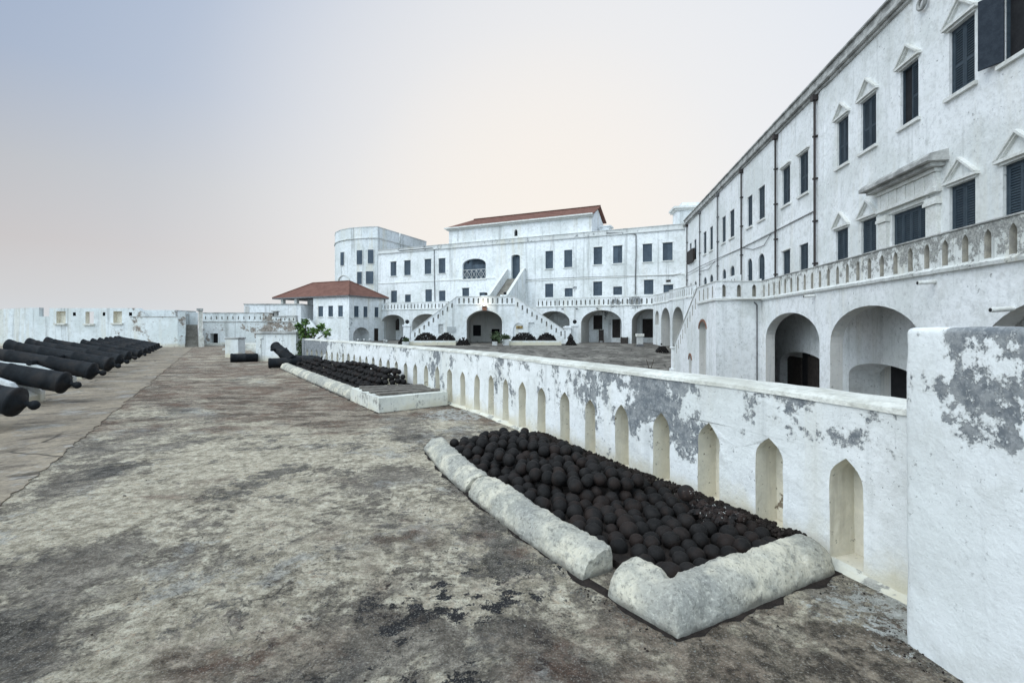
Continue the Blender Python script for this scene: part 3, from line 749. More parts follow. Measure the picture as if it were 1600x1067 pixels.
def fill(poly, layer_fn, ang, pitch, z0, seed):
    rg = random.Random(seed); c0 = Vector(poly[0]); ca, sa = math.cos(ang), math.sin(ang); res = []
    for layer in range(7):
        off = Vector((pitch*.5, pitch*.29))*(layer % 2)
        for j in range(-120, 121):
            for i in range(-120, 121):
                q = Vector(((i+.5*(j % 2))*pitch, j*pitch*.866))+off
                p = (c0.x+q.x*ca-q.y*sa, c0.y+q.x*sa+q.y*ca)
                if not in_poly(p, poly): continue
                dm = pdist(p, poly)
                if dm < .05: continue
                lv = layer_fn(p, dm)
                if layer > lv: continue
                # only balls that can be seen: top of the local heap, or next to a step
                if layer < lv-1: continue
                if layer == lv-1 and all(layer_fn((p[0]+dx, p[1]+dy), pdist((p[0]+dx, p[1]+dy), poly)) >= lv for dx, dy in ((.17, 0), (-.17, 0), (0, .17), (0, -.17))): continue
                res.append((p[0]+rg.uniform(-.026, .026), p[1]+rg.uniform(-.026, .026), z0+layer*.108+rg.uniform(-.02, .03)))
    return res
near_bed = [(.965, 2.80), (2.02, 3.36), (1.93, 3.66), (1.65, 4.25), (1.38, 4.77), (1.10, 5.30), (.84, 5.85), (.59, 6.35), (.34, 6.85), (-.16, 6.98), (-.62, 6.72), (-.86, 6.38), (-.53, 5.55), (-.17, 4.76), (.22, 3.98), (.70, 3.20), (.76, 3.08)]
def near_layers(p, dm):
    x, y = p
    k = mnoise.noise(Vector((x*1.7, y*1.7, 3)))
    k2 = mnoise.noise(Vector((x*6, y*6, 8)))
    if y < 4.3+.3*k: return 0
    return 0 if dm < .25+.06*k2 else (1 if k+.5*k2 > -.28 else 0)
nb = fill(near_bed, near_layers, math.radians(28), .142, .068, 11)
far_bed = [(-3.42, 10.95), (-2.12, 11.15), (-2.85, 12.1), (-4.15, 13.95), (-6.1, 16.65), (-8.25, 19.25), (-8.75, 19.0), (-6.1, 15.1)]
def far_layers(p, dm):
    d1 = dseg(p, far_bed[0], far_bed[1]); d2 = min(dseg(p, far_bed[-1], far_bed[0]), dseg(p, far_bed[-2], far_bed[-1])); k = mnoise.noise(Vector((p[0]*1.2, p[1]*1.2, 9)))
    return int(max(0, min(4 if p[1] < 15 else 3, min(d1/.17-.3, d2/.17-.5)+.5*k)))
fb = fill(far_bed, far_layers, math.radians(-57), .150, .09, 12)
fb.sort(key=lambda p: p[0]**2+p[1]**2)
print('balls', len(nb), len(fb))
ball_count = 0
def put_balls(pts, label, group):
    global ball_count
    rg = random.Random(5)
    for p in pts:
        o = bpy.data.objects.new('cannonball', ball_me[ball_count % 5]); COL.objects.link(o); ball_count += 1
        o.location = p; o.rotation_euler = (rg.uniform(0, 6), rg.uniform(0, 6), rg.uniform(0, 6)); s_ = rg.choice((.86, .95, 1.0, 1.0, 1.05, 1.16))*rg.uniform(.98, 1.03); o.scale = (s_,)*3
        tag(o, label, 'cannonball', group)
nb.sort(key=lambda p: p[0]**2+p[1]**2)
put_balls(nb[:299], 'rusty dark iron cannonball heaped in the nearest stone-kerbed bed below the wall niches', 'cannonballs in the nearest bed')
o = bpy.data.objects.new('cannonball', ball_me[1].copy()); COL.objects.link(o); o.location = (1.46, 4.05, .215); o.scale = (1.08,)*3
o.data.materials[0] = M['ball_white']; tag(o, 'single larger rust-brown cannonball flecked with white, sitting highest against the wall in the nearest bed', 'cannonball')
NF = max(0, 299-len(nb[:299]))
put_balls(fb[:NF], 'dark iron cannonball at the planked-box end of the long far bed', 'cannonballs at the near end of the far bed')
rest = nb[299:]+fb[NF:]
def balls_mesh(pts, r, sub=2, seed=0):
    bm = bmesh.new(); bmesh.ops.create_icosphere(bm, subdivisions=sub, radius=1); V = [v.co.copy() for v in bm.verts]; Fc = [[v.index for v in f.verts] for f in bm.faces]; bm.free()
    mb = MB(); rg = random.Random(seed)
    for p in pts:
        q = Vector(p); k = r*rg.uniform(.94, 1.06); mb.add([q+v*k for v in V], Fc, 0, True)
    return mb
tag(balls_mesh(rest, BR).build('cannonballs', 'ball'), 'mass of dark iron cannonballs filling the rest of the long far bed', 'cannonballs', kind='stuff')
# white-spattered grit against the wall
def grit(poly, zf, name, label, n, seed, mat, r0=.012, r1=.035):
    rg = random.Random(seed); bm = bmesh.new(); bmesh.ops.create_icosphere(bm, subdivisions=1, radius=1); V = [v.co.copy() for v in bm.verts]; Fc = [[v.index for v in f.verts] for f in bm.faces]; bm.free()
    mb = MB(); xs = [p[0] for p in poly]; ys = [p[1] for p in poly]
    while n > 0:
        p = (rg.uniform(min(xs), max(xs)), rg.uniform(min(ys), max(ys)))
        if not in_poly(p, poly): continue
        n -= 1; r = rg.uniform(r0, r1); q = XY(*p, zf(*p)+rg.uniform(-.02, .03)); m = Matrix.Rotation(rg.uniform(0, 6), 3, 'X') @ Matrix.Rotation(rg.uniform(0, 6), 3, 'Z')
        mb.add([q+(m @ Vector((v.x*r, v.y*r*rg.uniform(.6, 1), v.z*r*.7))) for v in V], Fc, 0, False)
    return tag(mb.build(name, mat), label, 'grit', kind='stuff')
grit([(1.40, 3.78), (1.60, 3.60), (1.80, 3.70), (1.62, 4.02), (1.50, 4.08)], lambda x, y: .13, 'grit', 'lumps of dark grit spattered white beside the cannonballs', 150, 3, 'ball_white', .014, .04)
grit([(.25, 6.9), (1.0, 5.4), (1.62, 4.2), (1.95, 3.5), (2.08, 3.3), (2.12, 3.45), (1.72, 4.30), (1.17, 5.35), (.66, 6.4), (.42, 6.9)], lambda x, y: .085, 'grit', 'loose rusty grit between the near cannonballs and the wall', 2600, 4, 'soil', .008, .028)
for nm, poly, z, lb in (('bed_soil', near_bed, .05, 'rust grit floor of the nearest cannonball bed'), ('bed_soil', far_bed, .08, 'rust grit floor of the far cannonball bed')):
    mb = MB(); mb.add([XY(*p, z) for p in poly], tess([poly])); mb.add([XY(*p, z) for p in poly]+[XY(*p, -.02) for p in poly], [(i, (i+1) % len(poly), len(poly)+(i+1) % len(poly), len(poly)+i) for i in range(len(poly))])
    tag(mb.build(nm, 'soil'), lb, kind='structure')

# chips and grit lying on the platform
def chips(n, seed):
    rg = random.Random(seed); lines = [[(-1.2, 6.3), (-.47, 4.65), (.46, 3.0), (.55, 2.85)], [(.55, 2.85), (.85, 2.44), (2.15, 3.12)], [(-3.6, 10.6), (-2.5, 9.0), (-1.3, 9.95)], [(2.2, 3.1), (2.0, 2.5), (2.06, 2.1)], [(-1.1, 9.7), (-.6, 9.0), (.1, 7.5)]]
    bm = bmesh.new(); bmesh.ops.create_icosphere(bm, subdivisions=1, radius=1); V = [v.co.copy() for v in bm.verts]; Fc = [[v.index for v in f.verts] for f in bm.faces]; bm.free(); mb = MB()
    for i in range(n):
        if i % 6:
            l = rg.choice(lines); k = rg.randrange(len(l)-1); a, b = Vector(l[k]), Vector(l[k+1]); d = (b-a).normalized(); q = a.lerp(b, rg.random())+Vector((d.y, -d.x))*(abs(rg.gauss(0, .07)))
        else: q = Vector((rg.uniform(-5, 2), rg.uniform(1.8, 9)))
        r = .0025+.006*rg.random()**3; m = Matrix.Rotation(rg.uniform(0, 6), 3, 'X') @ Matrix.Rotation(rg.uniform(0, 6), 3, 'Z'); s1, s2 = rg.uniform(.5, 1), rg.uniform(.3, .8)
        mb.add([XY(q.x, q.y, r*.3)+(m @ Vector((v.x*r, v.y*r*s1, v.z*r*s2))) for v in V], Fc, rg.choice((0, 0, 1)))
    return tag(mb.build('stone_chips', ['kerb', 'soil']), 'fine chips and grit lying along the kerbs and wall foot', 'grit', kind='stuff')
chips(1500, 8)
def kerb_shade(name, pts, w, seed, label):  # ragged dark ribbon that paints the contact shade at a kerb's foot
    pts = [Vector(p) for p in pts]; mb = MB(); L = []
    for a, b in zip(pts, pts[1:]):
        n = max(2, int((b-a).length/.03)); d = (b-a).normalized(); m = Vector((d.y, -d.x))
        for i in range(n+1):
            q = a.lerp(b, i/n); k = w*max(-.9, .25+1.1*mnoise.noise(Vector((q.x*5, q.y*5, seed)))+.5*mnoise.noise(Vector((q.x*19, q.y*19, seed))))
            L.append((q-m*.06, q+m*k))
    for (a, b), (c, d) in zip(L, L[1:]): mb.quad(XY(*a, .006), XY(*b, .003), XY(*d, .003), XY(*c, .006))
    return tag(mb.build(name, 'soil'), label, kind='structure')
kerb_shade('dirt', [(-1.17, 6.33), (-.80, 5.38), (-.45, 4.64), (-.02, 3.82), (.45, 3.03), (.57, 2.86)], .045, 1, 'dark dirt gathered along the near kerb')
kerb_shade('dirt', [(.55, 2.88), (.85, 2.47), (2.03, 3.09), (2.14, 3.16)], .05, 2, 'dark dirt gathered round the corner kerb stone')
kerb_shade('dirt', [(-9.07, 18.9), (-3.62, 10.72), (-2.49, 9.03), (-1.30, 9.98)], .07, 3, 'dark dirt gathered along the far bed and planked box')
# ================================================================== guns
TILT = math.radians(13.5)
def gun_axis(a): return Vector((a*math.cos(TILT), 0, .345+a*math.sin(TILT)))
def make_gun():
    g = thing('cannon', 'x', 'cannon')
    ad = Vector((math.cos(TILT), 0, math.sin(TILT)))
    mb = MB()
    mb.lathe([(.19, .045), (.21, .095), (.25, .125), (.29, .185), (.30, .228), (.335, .235), (.355, .232), (.36, .215), (.55, .212), (.62, .218), (.66, .206), (1.25, .195), (1.28, .205), (1.33, .205), (1.36, .186), (2.15, .160), (2.18, .168), (2.22, .168), (2.25, .152), (2.78, .136), (2.80, .148), (2.84, .148), (2.86, .134), (2.96, .160), (3.06, .178), (3.09, .176), (3.10, .150), (3.10, .07), (2.85, .065), (2.84, .0)], gun_axis(0), ad, 28)
    mb.build('barrel', 'iron', g)
    mb = MB(); mb.lathe([(0, .0), (.012, .04), (.04, .068), (.075, .077), (.11, .068), (.14, .046), (.155, .040), (.20, .055)], gun_axis(0), ad, 18); mb.build('cascabel', 'iron', g)
    for sgn in (-1, 1):
        mb = MB(); q = gun_axis(1.52); mb.tube(q+Vector((0, sgn*.15, -.01)), q+Vector((0, sgn*.40, -.01)), .068, n=14); mb.build('trunnion', 'iron', g)
    return g
def make_mount():
    m = thing('gun_mount', 'x', 'gun mount')
    side = [(.86, 0), (.86, .25), (1.02, .47), (1.40, .635), (1.95, .70), (2.5, .80), (2.5, 0)]
    for s0, s1 in ((.235, .385), (-.385, -.235)):
        mb = MB(); mb.prism(lambda u, v, w: Vector((u, w, v)), side, s0, s1); mb.build('cheek', 'block', m, bevel=.015)
    mb = MB(); mb.prism(lambda u, v, w: Vector((u, w, v)), [(.90, 0), (.90, .15), (1.1, .28), (2.44, .55), (2.44, 0)], -.233, .233); mb.build('bed', 'block', m)
    return m
gun0, mount0 = make_gun(), make_mount()
gd = [7.67, 10.35, 13.1, 15.5, 17.4, 19.5, 22.9, 25.0, 26.9, 28.4, 29.8, 31.2, 32.6]
ordn = ['nearest', 'second', 'third', 'fourth', 'fifth', 'sixth', 'seventh', 'eighth', 'ninth', 'tenth', 'eleventh', 'twelfth', 'farthest']
for i, d in enumerate(gd):
    x = -2.55-.645*d
    for proto, kind in ((gun0, 'g'), (mount0, 'm')):
        o = proto if i == 0 else copy_tree(proto)
        o.location = (x, d, .012); sc = 1.0 if i < 6 else .86; o.scale = (sc,)*3
        o.rotation_euler = (0, 0, math.atan2(-.25, -.97)+(i*37 % 11-5)*.006)
        if kind == 'g': tag(o, 'long black iron cannon, %s of the gun row' % ('nearest' if i == 0 else 'farthest' if i == 12 else ordn[i]+' from the near end'), None, 'cannons in a row on the platform')
        else: tag(o, 'low white masonry gun mount under the %s cannon of the row' % ordn[i], None, 'white mounts under the row of guns')
# low sea parapet beyond the muzzles
gf = Fr((-2.55-.645*36-3.35, 36-.6), (.645, -1))
mb = MB(); mb.box(gf.P, -2, 40, -3, .62, -.6, 0); tag(mb.build('gun_parapet', 'far_dirty'), 'low white sea parapet under the muzzles of the guns', 'wall')

# broken guns
def gun_piece(label, p, q, r0, r1, extra=None):
    g = thing('broken_cannon', label, 'cannon', (p[0], p[1], 0)); p, q = Vector(p), Vector(q); L = (q-p).length; d = q-p
    mb = MB(); mb.lathe([(0, .07), (0, r0*.9), (.03, r0), (.08, r0), (.11, r0*.93), (L*.5, (r0+r1)/2*.95), (L*.52, (r0+r1)/2*1.03), (L*.56, (r0+r1)/2*1.03), (L*.58, (r0+r1)/2*.93), (L-.02, r1*.95), (L, r1*.85), (L, 0)], p, d, 22); mb.build('barrel', 'iron', g)
    if extra:
        mb = MB(); c = p.lerp(q, extra); s_ = Vector((-d.y, d.x, 0)).normalized(); mb.tube(c+s_*(r0*.7), c+s_*(r0+.14), .06, n=12); mb.tube(c-s_*(r0*.7), c-s_*(r0+.14), .06, n=12); mb.build('trunnion', 'iron', g)
    return g
gun_piece('short broken cannon lying on the platform in front of the small pillar', (-13.0, 22.3, .20), (-12.05, 22.9, .19), .215, .20)
gun_piece('thin broken cannon end lying on the platform behind the short broken cannon', (-12.15, 23.3, .15), (-11.3, 24.2, .09), .155, .09)
gun_piece('broken cannon propped up at a slant against others before the white block', (-9.75, 19.85, .86), (-8.75, 19.25, .28), .20, .23, .25)
gun_piece('broken cannon lying under the slanting one at the end of the far kerb', (-9.55, 18.95, .21), (-8.2, 19.5, .24), .20, .22)
gun_piece('broken cannon lying along the far end of the long cannonball bed', (-8.9, 19.85, .30), (-7.2, 18.55, .36), .18, .17)

# ================================================================== white block, pillar, bush
wb = thing('white_block', 'white rendered masonry block with a flat grey coping at the end of the low wall', 'block', (-12.2, 23, 0))
bf = Fr((-12.2, 23.0), (1, -.06))
mb = MB(); mb.box(bf.P, 0, 1.98, -.1, 1.31, -1.3, 0); mb.prism(bf.P, [(1.983, -.1), (2.75, -.1), (2.30, .3), (1.983, .55)], -.5, -.004); mb.box(bf.P, .10, .28, -.1, 1.1, 0.0, .03); mb.build('body', 'block', wb, bevel=.02)
mb = MB(); mb.box(bf.P, -.07, 2.06, 1.313, 1.41, -1.37, .07); mb.build('coping', 'dirty_trim', wb, bevel=.015)
pl_ = thing('pillar', 'short square white pillar standing alone left of the white block', 'pillar', (-15.2, 26, 0))
qf = Fr((-15.45, 26.0), (1, 0)); mb = MB(); mb.box(qf.P, 0, .72, -.05, .98, -.7, 0); mb.build('shaft', 'block', pl_, bevel=.03)
mb = MB(); mb.box(qf.P, -.03, .75, .983, 1.08, -.73, .03); mb.build('cap', 'dirty_trim', pl_, bevel=.03)

def leaf_cloud(clumps, n, size, seed, mat=None):
    rg = random.Random(seed); mb = MB()
    tot = sum(c[3] for c in clumps)
    for (cx, cy, czz, r, *sq) in clumps:
        for _ in range(int(n*r/tot)):
            d = Vector((rg.gauss(0, 1), rg.gauss(0, 1), rg.gauss(0, 1))).normalized()*r*(rg.random()**.45)
            p = Vector((cx, cy, czz))+Vector((d.x, d.y, d.z*(sq[0] if sq else .9)))
            a = Vector((rg.gauss(0, 1), rg.gauss(0, 1), rg.gauss(0, .6))).normalized(); b = a.orthogonal().normalized(); b = (b*math.cos(rg.uniform(0, 6))+a.cross(b)*math.sin(rg.uniform(0, 6))).normalized()
            L = size*rg.uniform(.7, 1.35); w_ = L*.30; nrm = a.cross(b)*L*.12
            mb.add([p, p+a*L*.4+b*w_+nrm, p+a*L, p+a*L*.4-b*w_+nrm, p+a*L*.45], [(0, 1, 4), (1, 2, 4), (2, 3, 4), (3, 0, 4)], 0)
    return mb
bu = thing('bush', 'bright green leafy bush growing between the white block and the end of the low wall', 'bush', (-9.35, 22.4, 0))
mb = MB(); rg = random.Random(2)
cl = [(-9.75, 22.4, 1.50, .26), (-9.55, 22.3, 1.85, .17), (-9.25, 22.5, 1.42, .26), (-8.85, 22.4, 1.62, .17), (-8.55, 22.3, 1.38, .17), (-9.65, 22.6, 1.22, .30), (-9.95, 22.5, 1.68, .13)]
for c in cl:
    mid = Vector((-9.6, 22.6, .5)).lerp(Vector(c[:3]), .55)+Vector((0, 0, .1)); mb.tube((-9.6, 22.6, -.2), mid, .05, n=7, r2=.03); mb.tube(mid, c[:3], .03, n=6, r2=.012)
mb.build('stem', 'bark', bu)
leaf_cloud(cl, 560, .16, 4).build('foliage', 'leaf', bu)
leaf_cloud([(-9.72, 22.75, .2, .42, 1.3), (-9.7, 22.75, .75, .40, 1.3)], 900, .15, 5).build('lower_foliage', 'grey_leaf', bu)
# ================================================================== main castle: far range
FW = Fr((0, 61.8), (1, -.47)); TW = Fr((0, 58.3), (1, -.47))
HB = 12.95
def zpx(zs, ox, oy): return lambda x0, y0, x1, y1: (ox+x0/zs, oy+y0/zs, ox+x1/zs, oy+y1/zs)
z1 = zpx(4.267, 500, 310); z2 = zpx(4.267, 780, 310)
fr_ = thing('castle_range', 'long white three-storey castle range with rows of blue shutters, facing across the courtyard', 'building', (0, 61.8, 0))
uL, uR = FW.u(591), FW.u(1071)
wins = []
for b, kw in [((470, 422, 509, 518), dict(head='thin')), ((561, 414, 604, 513), dict(head='thin')), ((697, 405, 741, 505), dict(head='thin')), ((791, 400, 836, 500), dict(head='thin')),
              ((473, 615, 513, 694), dict(sill=False)), ((566, 641, 605, 692), dict(sill=False)), ((702, 607, 746, 689), dict(sill=False)), ((793, 615, 836, 685), dict(sill=False)), ((948, 597, 994, 653), dict(head='thin')), ((1063, 627, 1100, 650), dict(sill=False))]:
    wins.append((FW.box(*z1(*b)), kw))
for b, kw in [((308, 351, 359, 469), {}), ((433, 344, 487, 460), {}), ((629, 325, 686, 441), dict(head='thin')), ((759, 316, 820, 433), dict(head='thin')), ((957, 304, 1019, 424), dict(head='thin')), ((1090, 295, 1156, 414), dict(head='thin')),
              ((306, 569, 360, 659), dict(sill=False)), ((437, 599, 490, 655), dict(sill=False)), ((627, 555, 686, 648), dict(sill=False, head='thin')), ((760, 588, 819, 643), dict(sill=False)), ((965, 543, 1028, 639), dict(sill=False, head='thin')), ((1095, 575, 1160, 660), dict(sill=False, head='thin'))]:
    wins.append((FW.box(*z2(*b)), kw))
# behind the arcade
z5 = zpx(6.154, 860, 450)
ground = [(FW.box(*zpx(10.67, 590, 450)(190, 510, 362, 705)), dict(mat='dark_wood')), (FW.box(*z5(412, 262, 500, 398)), dict(mat='dark_wood')),
          (FW.box(*z5(594, 300, 672, 478)), dict(mat='dark_wood', sill=False, name='door')), (FW.box(*z5(884, 296, 992, 476)), dict(mat='dark_wood', sill=False, name='door'))]
door = FW.box(*z2(80, 375, 138, 537)); balc = FW.box(*z1(950, 402, 1105, 540)); oval = FW.box(*z2(94, 205, 117, 250))
allw = wins+ground
holes = [hole(b) for b, k in allw]+[hole(door, .5, 0, .3), hole(balc, .45, 0, .75)]
mb = MB(); panel(mb, FW.P, rect(uL, uR, -.4, HB-.5), holes)
mb.quad(FW.P(uL, -.4, -9), FW.P(uL, -.4, 0), FW.P(uL, HB-.5, 0), FW.P(uL, HB-.5, -9)); mb.quad(FW.P(uR, -.4, -9), FW.P(uL, -.4, -9), FW.P(uL, HB-.5, -9), FW.P(uR, HB-.5, -9))
mb.quad(FW.P(uL, HB-.6, 0), FW.P(uR, HB-.6, 0), FW.P(uR, HB-.6, -9), FW.P(uL, HB-.6, -9))
mb.build('wall', 'far_wall', fr_)
for b, k in allw: window(fr_, FW, b, **k)
window(fr_, FW, door, w=-.45, arched=.3, sill=False, name='door')
window(fr_, FW, balc, w=-.40, arched=.75, sill=True, leafn=6, name='balcony_window')
mb = MB(); u0, u1, v0, v1 = balc; n_ = 5
mb.box(FW.P, u0, u1, v0+1.25, v0+1.32, -.05, .02); mb.box(FW.P, u0, u1, v0+.02, v0+.08, -.05, .02)
for i in range(n_):
    a, b = u0+(u1-u0)*i/n_, u0+(u1-u0)*(i+1)/n_
    mb.tube(FW.P(a, v0+.08, -.015), FW.P(b, v0+1.25, -.015), .03, n=5); mb.tube(FW.P(b, v0+.08, -.015), FW.P(a, v0+1.25, -.015), .03, n=5); mb.tube(FW.P(b, v0+.05, -.015), FW.P(b, v0+1.3, -.015), .03, n=5)
mb.build('balcony_railing', 'pot', fr_)
mb = MB(); mb.box(FW.P, uL-.05, uR, HB-.5, HB, -.5, .03); mb.box(FW.P, uL-.1, uR, HB-.58, HB-.45, -.5, .16); mb.box(FW.P, uL-.1, uR, HB-.003, HB+.06, -.55, .1); mb.build('cornice', 'far_cornice', fr_)
def band(root, fr, u0, u1, z, name='string_course', h=.10, d=.07, mat='trim'):
    mb = MB(); mb.box(fr.P, u0, u1, z-h/2, z+h/2, -.05, d); mb.build(name, mat, root)
zb = FW.uv(640, 441)[1]
band(fr_, FW, uL, FW.u(774), zb); band(fr_, FW, FW.u(822), uR, FW.uv(940, 434)[1])
def wire(root, fr, pts, r=.025, name='cable', mat='wire', w=.06):
    mb = MB()
    q = [fr.P(*fr.uv(*p), w) for p in pts]
    for a, b in zip(q, q[1:]): mb.tube(a, b, r, n=6)
    return mb.build(name, mat, root)
wire(fr_, FW, [(624, 392), (652, 390), (676, 388), (679, 390), (679, 420), (680, 471)], .055, 'drainpipe', 'grey_pipe', .1)
wire(fr_, FW, [(948, 364.5), (990, 365), (994, 368), (994, 400), (993, 430), (993, 460)], .055, 'drainpipe', 'grey_pipe', .1)
wire(fr_, FW, [(1000, 431), (1040, 430.5), (1052, 431), (1064, 427)], .02)
wire(fr_, FW, [(822, 437.5), (870, 435), (920, 433), (1000, 431)], .02)
mb = MB(); b_ = FW.box(*z2(1113, 543, 1143, 557)); mb.box(FW.P, b_[0], b_[1], b_[2], b_[3], 0, .06); mb.build('plaque', 'brown_wood', fr_)
mb = MB(); mb.box(FW.P, uL+2.5, uL+2.7, HB-.9, HB-.7, 0, .3)
# attic with red tiled roof
ua, ub = FW.u(700), FW.u(924); za, zt = HB+.06, 14.85
at = thing('attic_storey', 'white attic block under a red tiled roof above the middle of the castle range', 'building', tuple(FW.P((ua+ub)/2, HB, -2)))
mb = MB(); panel(mb, FW.P, rect(ua, ub, za, zt), [(arch(oval[0], oval[1], oval[2], (oval[2]+oval[3])/2, oval[3]), .3, 0, 1)], 0, -.25)
DA = 5.6
gt = zt+1.55
mb.quad(FW.P(ua, za, -DA), FW.P(ua, za, -.25), FW.P(ua, zt, -.25), FW.P(ua, zt, -DA)); mb.quad(FW.P(ub, za, -DA), FW.P(ua, za, -DA), FW.P(ua, zt, -DA), FW.P(ub, zt, -DA))
mb.add([FW.P(ub, za, -.25), FW.P(ub, za, -DA), FW.P(ub, zt, -DA), FW.P(ub, gt-.1, -2.9), FW.P(ub, zt, -.25)], [(0, 1, 2, 3, 4)])
mb.build('wall', ['far_wall', 'dark'], at)
mb = MB(); mb.box(FW.P, ua-.25, ub+.1, zt-.02, zt+.16, -.6, 0); mb.box(FW.P, ua-.5, ub+.2, zt+.163, zt+.33, -.6, .28); mb.build('cornice', 'trim', at)
mb = MB(); r0, r1 = ua+2.4, ub+.35; ze = zt+.40
E0, E1, B0, B1 = FW.P(ua-.4, ze-.08, .15), FW.P(r1, ze-.08, .15), FW.P(ua-.4, ze-.08, -DA-.3), FW.P(r1, ze-.08, -DA-.3); G0, G1 = FW.P(r0, gt+.25, -2.9), FW.P(r1, gt+.25, -2.9)
up = Vector((0, 0, .1))
mb.add([E0, E1, B1, B0, G0, G1]+[p-up for p in (E0, E1, B1, B0, G0, G1)], [(0, 1, 5, 4), (2, 3, 4, 5), (3, 0, 4), (6, 10, 11, 7), (8, 11, 10, 9), (0, 6, 7, 1), (1, 7, 11, 5), (5, 11, 8, 2), (3, 9, 6, 0)])
mb.build('roof', 'roof', at)
mb = MB()
for k in range(2): mb.tube(G0+Vector((0, 0, .03)), G1+Vector((0, 0, .03)), .10, n=6)
mb.build('ridge_tiles', 'roof', at)
mb = MB(); mb.box(FW.P, ub+.35, ub+1.5, HB, HB+1.0, -4, -2.5); mb.box(FW.P, ub+.3, ub+1.7, HB+1.0, HB+1.15, -4.1, -2.4); tag(mb.build('roof_turret', 'far_wall'), 'small white roof block behind the right gable of the attic', 'roof block')

# ================================================================== round bastion behind
BP = [Vector(p) for p in ((-30.6, 93), (-30.4, 85), (-29.7, 81), (-28.6, 78.4), (-27.1, 76.5), (-25.2, 75.1), (-23.0, 74.3), (-20.6, 74.0), (-15.4, 86.9), (-17.5, 95))]
BS = [(Fr(a, b-a), (b-a).length) for a, b in zip(BP, BP[1:])]
ctr = Vector((-23, 84))
def bseg(px):
    best = None
    for fq, L in BS:
        dx = Vector(((px-CXP)/F, 1)); den = dx.dot(fq.n)
        if abs(den) < 1e-6: continue
        u = fq.u(px); d = fq.P(u, 0).y
        if -.01 <= u <= L+.01 and den < 0 and (best is None or d < best[1]): best = (fq, d)
    return best[0]
dr = thing('rounded_bastion', 'tall white bastion with a rounded front and stained parapet behind the range', 'tower', (*ctr, 0))
mb = MB(); cp = MB(); ZB = 17.0
for k, (fq, L) in enumerate(BS):
    mb.quad(fq.P(0, -1), fq.P(L, -1), fq.P(L, 15.3), fq.P(0, 15.3))
    pieces = [(0, L)] if k != 7 else [(0, 5.6), (6.0, L)]
    for a, b in pieces:
        mb.box(fq.P, a, b, 15.35, ZB, -.5, -.01); cp.box(fq.P, a, b, ZB+.003, ZB+.10, -.55, .05)
    cp.box(fq.P, 0, L, 15.28, 15.40, -.1, .14)
mb.add([fq.P(0, 15.3) for fq, L in BS]+[BS[-1][0].P(BS[-1][1], 15.3)], [tuple(range(len(BS)+1))])
mb.build('wall', 'bastion_wall', dr); cp.build('cornice', 'far_cornice', dr)
for b in [(140, 360, 162, 448), (248, 347, 284, 440), (321, 343, 358, 434), (250, 490, 281, 572), (308, 487, 357, 570)]:
    x0, y0, x1, y1 = z1(*b); fq = bseg((x0+x1)/2); bb = fq.box(x0, y0, x1, y1)
    mbx = MB(); mbx.box(fq.P, bb[0]-.10, bb[1]+.10, bb[2]-.12, bb[3]+.10, -.2, .06); mbx.build('window_surround', 'trim', dr)
    window(dr, fq, bb, w=.065, sill=False)
x0, y0, x1, y1 = z1(120, 515, 197, 575); fq = bseg((x0+x1)/2); bb = fq.box(x0, y0, x1, y1)
mb = MB(); panel(mb, fq.P, arch(bb[0]-.15, bb[1]+.15, bb[2]-1.6, bb[3]-1.1, bb[3]+.12), [(arch(bb[0], bb[1], bb[2]-1.55, bb[3]-1.1, bb[3]), .5, 0, 1)], 0, .12); mb.build('arched_recess', ['trim', 'inner_wall'], dr)

# ================================================================== far terrace over the arcade
TT, TL = 4.92, 4.02
te = thing('arcade_terrace', 'white arcade of wide arches carrying a slotted terrace parapet in front of the far range', 'terrace', (0, 58.3, 0))
tl_, tr_ = TW.u(594), TW.u(1022.5)
def tarch(x0, x1, apex, spr): u0, u1 = TW.u(x0), TW.u(x1); return (arch(u0, u1, -.35, TW.uv((x0+x1)/2, spr)[1], TW.uv((x0+x1)/2, apex)[1], 18), 3.05, 1, None)
arches = [tarch(596, 632, 491.7, 504), tarch(644, 688, 490.4, 505), tarch(840, 890, 486, 503), tarch(908, 971.5, 484.5, 505), tarch(987, 1040, 482.5, 503)]
te_r = TW.u(1046)
mb = MB(); panel(mb, TW.P, rect(tl_, te_r, -.4, TL), arches); mb.build('arcade_wall', ['far_wall', 'inner_wall'], te)
mb = MB(); panel(mb, TW.P, rect(tl_, te_r, TL-.01, TL-.005), []); mb.quad(TW.P(tl_, TL, -.3), TW.P(te_r, TL, -.3), TW.P(te_r, TL, -3.12), TW.P(tl_, TL, -3.12)); mb.build('deck', 'stair', te)
for args in ((TW.P, tl_, TW.u(700), TL, TT, .56, .17, TL+.14, TT-.16, .24, .3), (TW.P, TW.u(838), tr_, TL, TT, .52, .16, TL+.14, TT-.16, .24, .3)):
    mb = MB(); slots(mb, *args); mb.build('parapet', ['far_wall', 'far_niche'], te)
band(te, TW, tl_, TW.u(700), TL+.02, 'ledge', .10, .09, 'trim'); band(te, TW, TW.u(838), tr_, TL+.02, 'ledge', .10, .09, 'trim')
for (xa, xb) in ((tl_, TW.u(700)), (TW.u(838), tr_)):
    mb = MB(); mb.box(TW.P, xa, xb, TT+.002, TT+.05, -.33, .04); mb.build('coping', 'trim', te)
mb = MB()
for px in (934, 880, 902): q = TW.P(TW.u(px), TL-.28, 0); mb.tube(q, q+Vector((-.2, -.35, 0)), .06, n=7)
mb.build('spout', 'pipe', te)

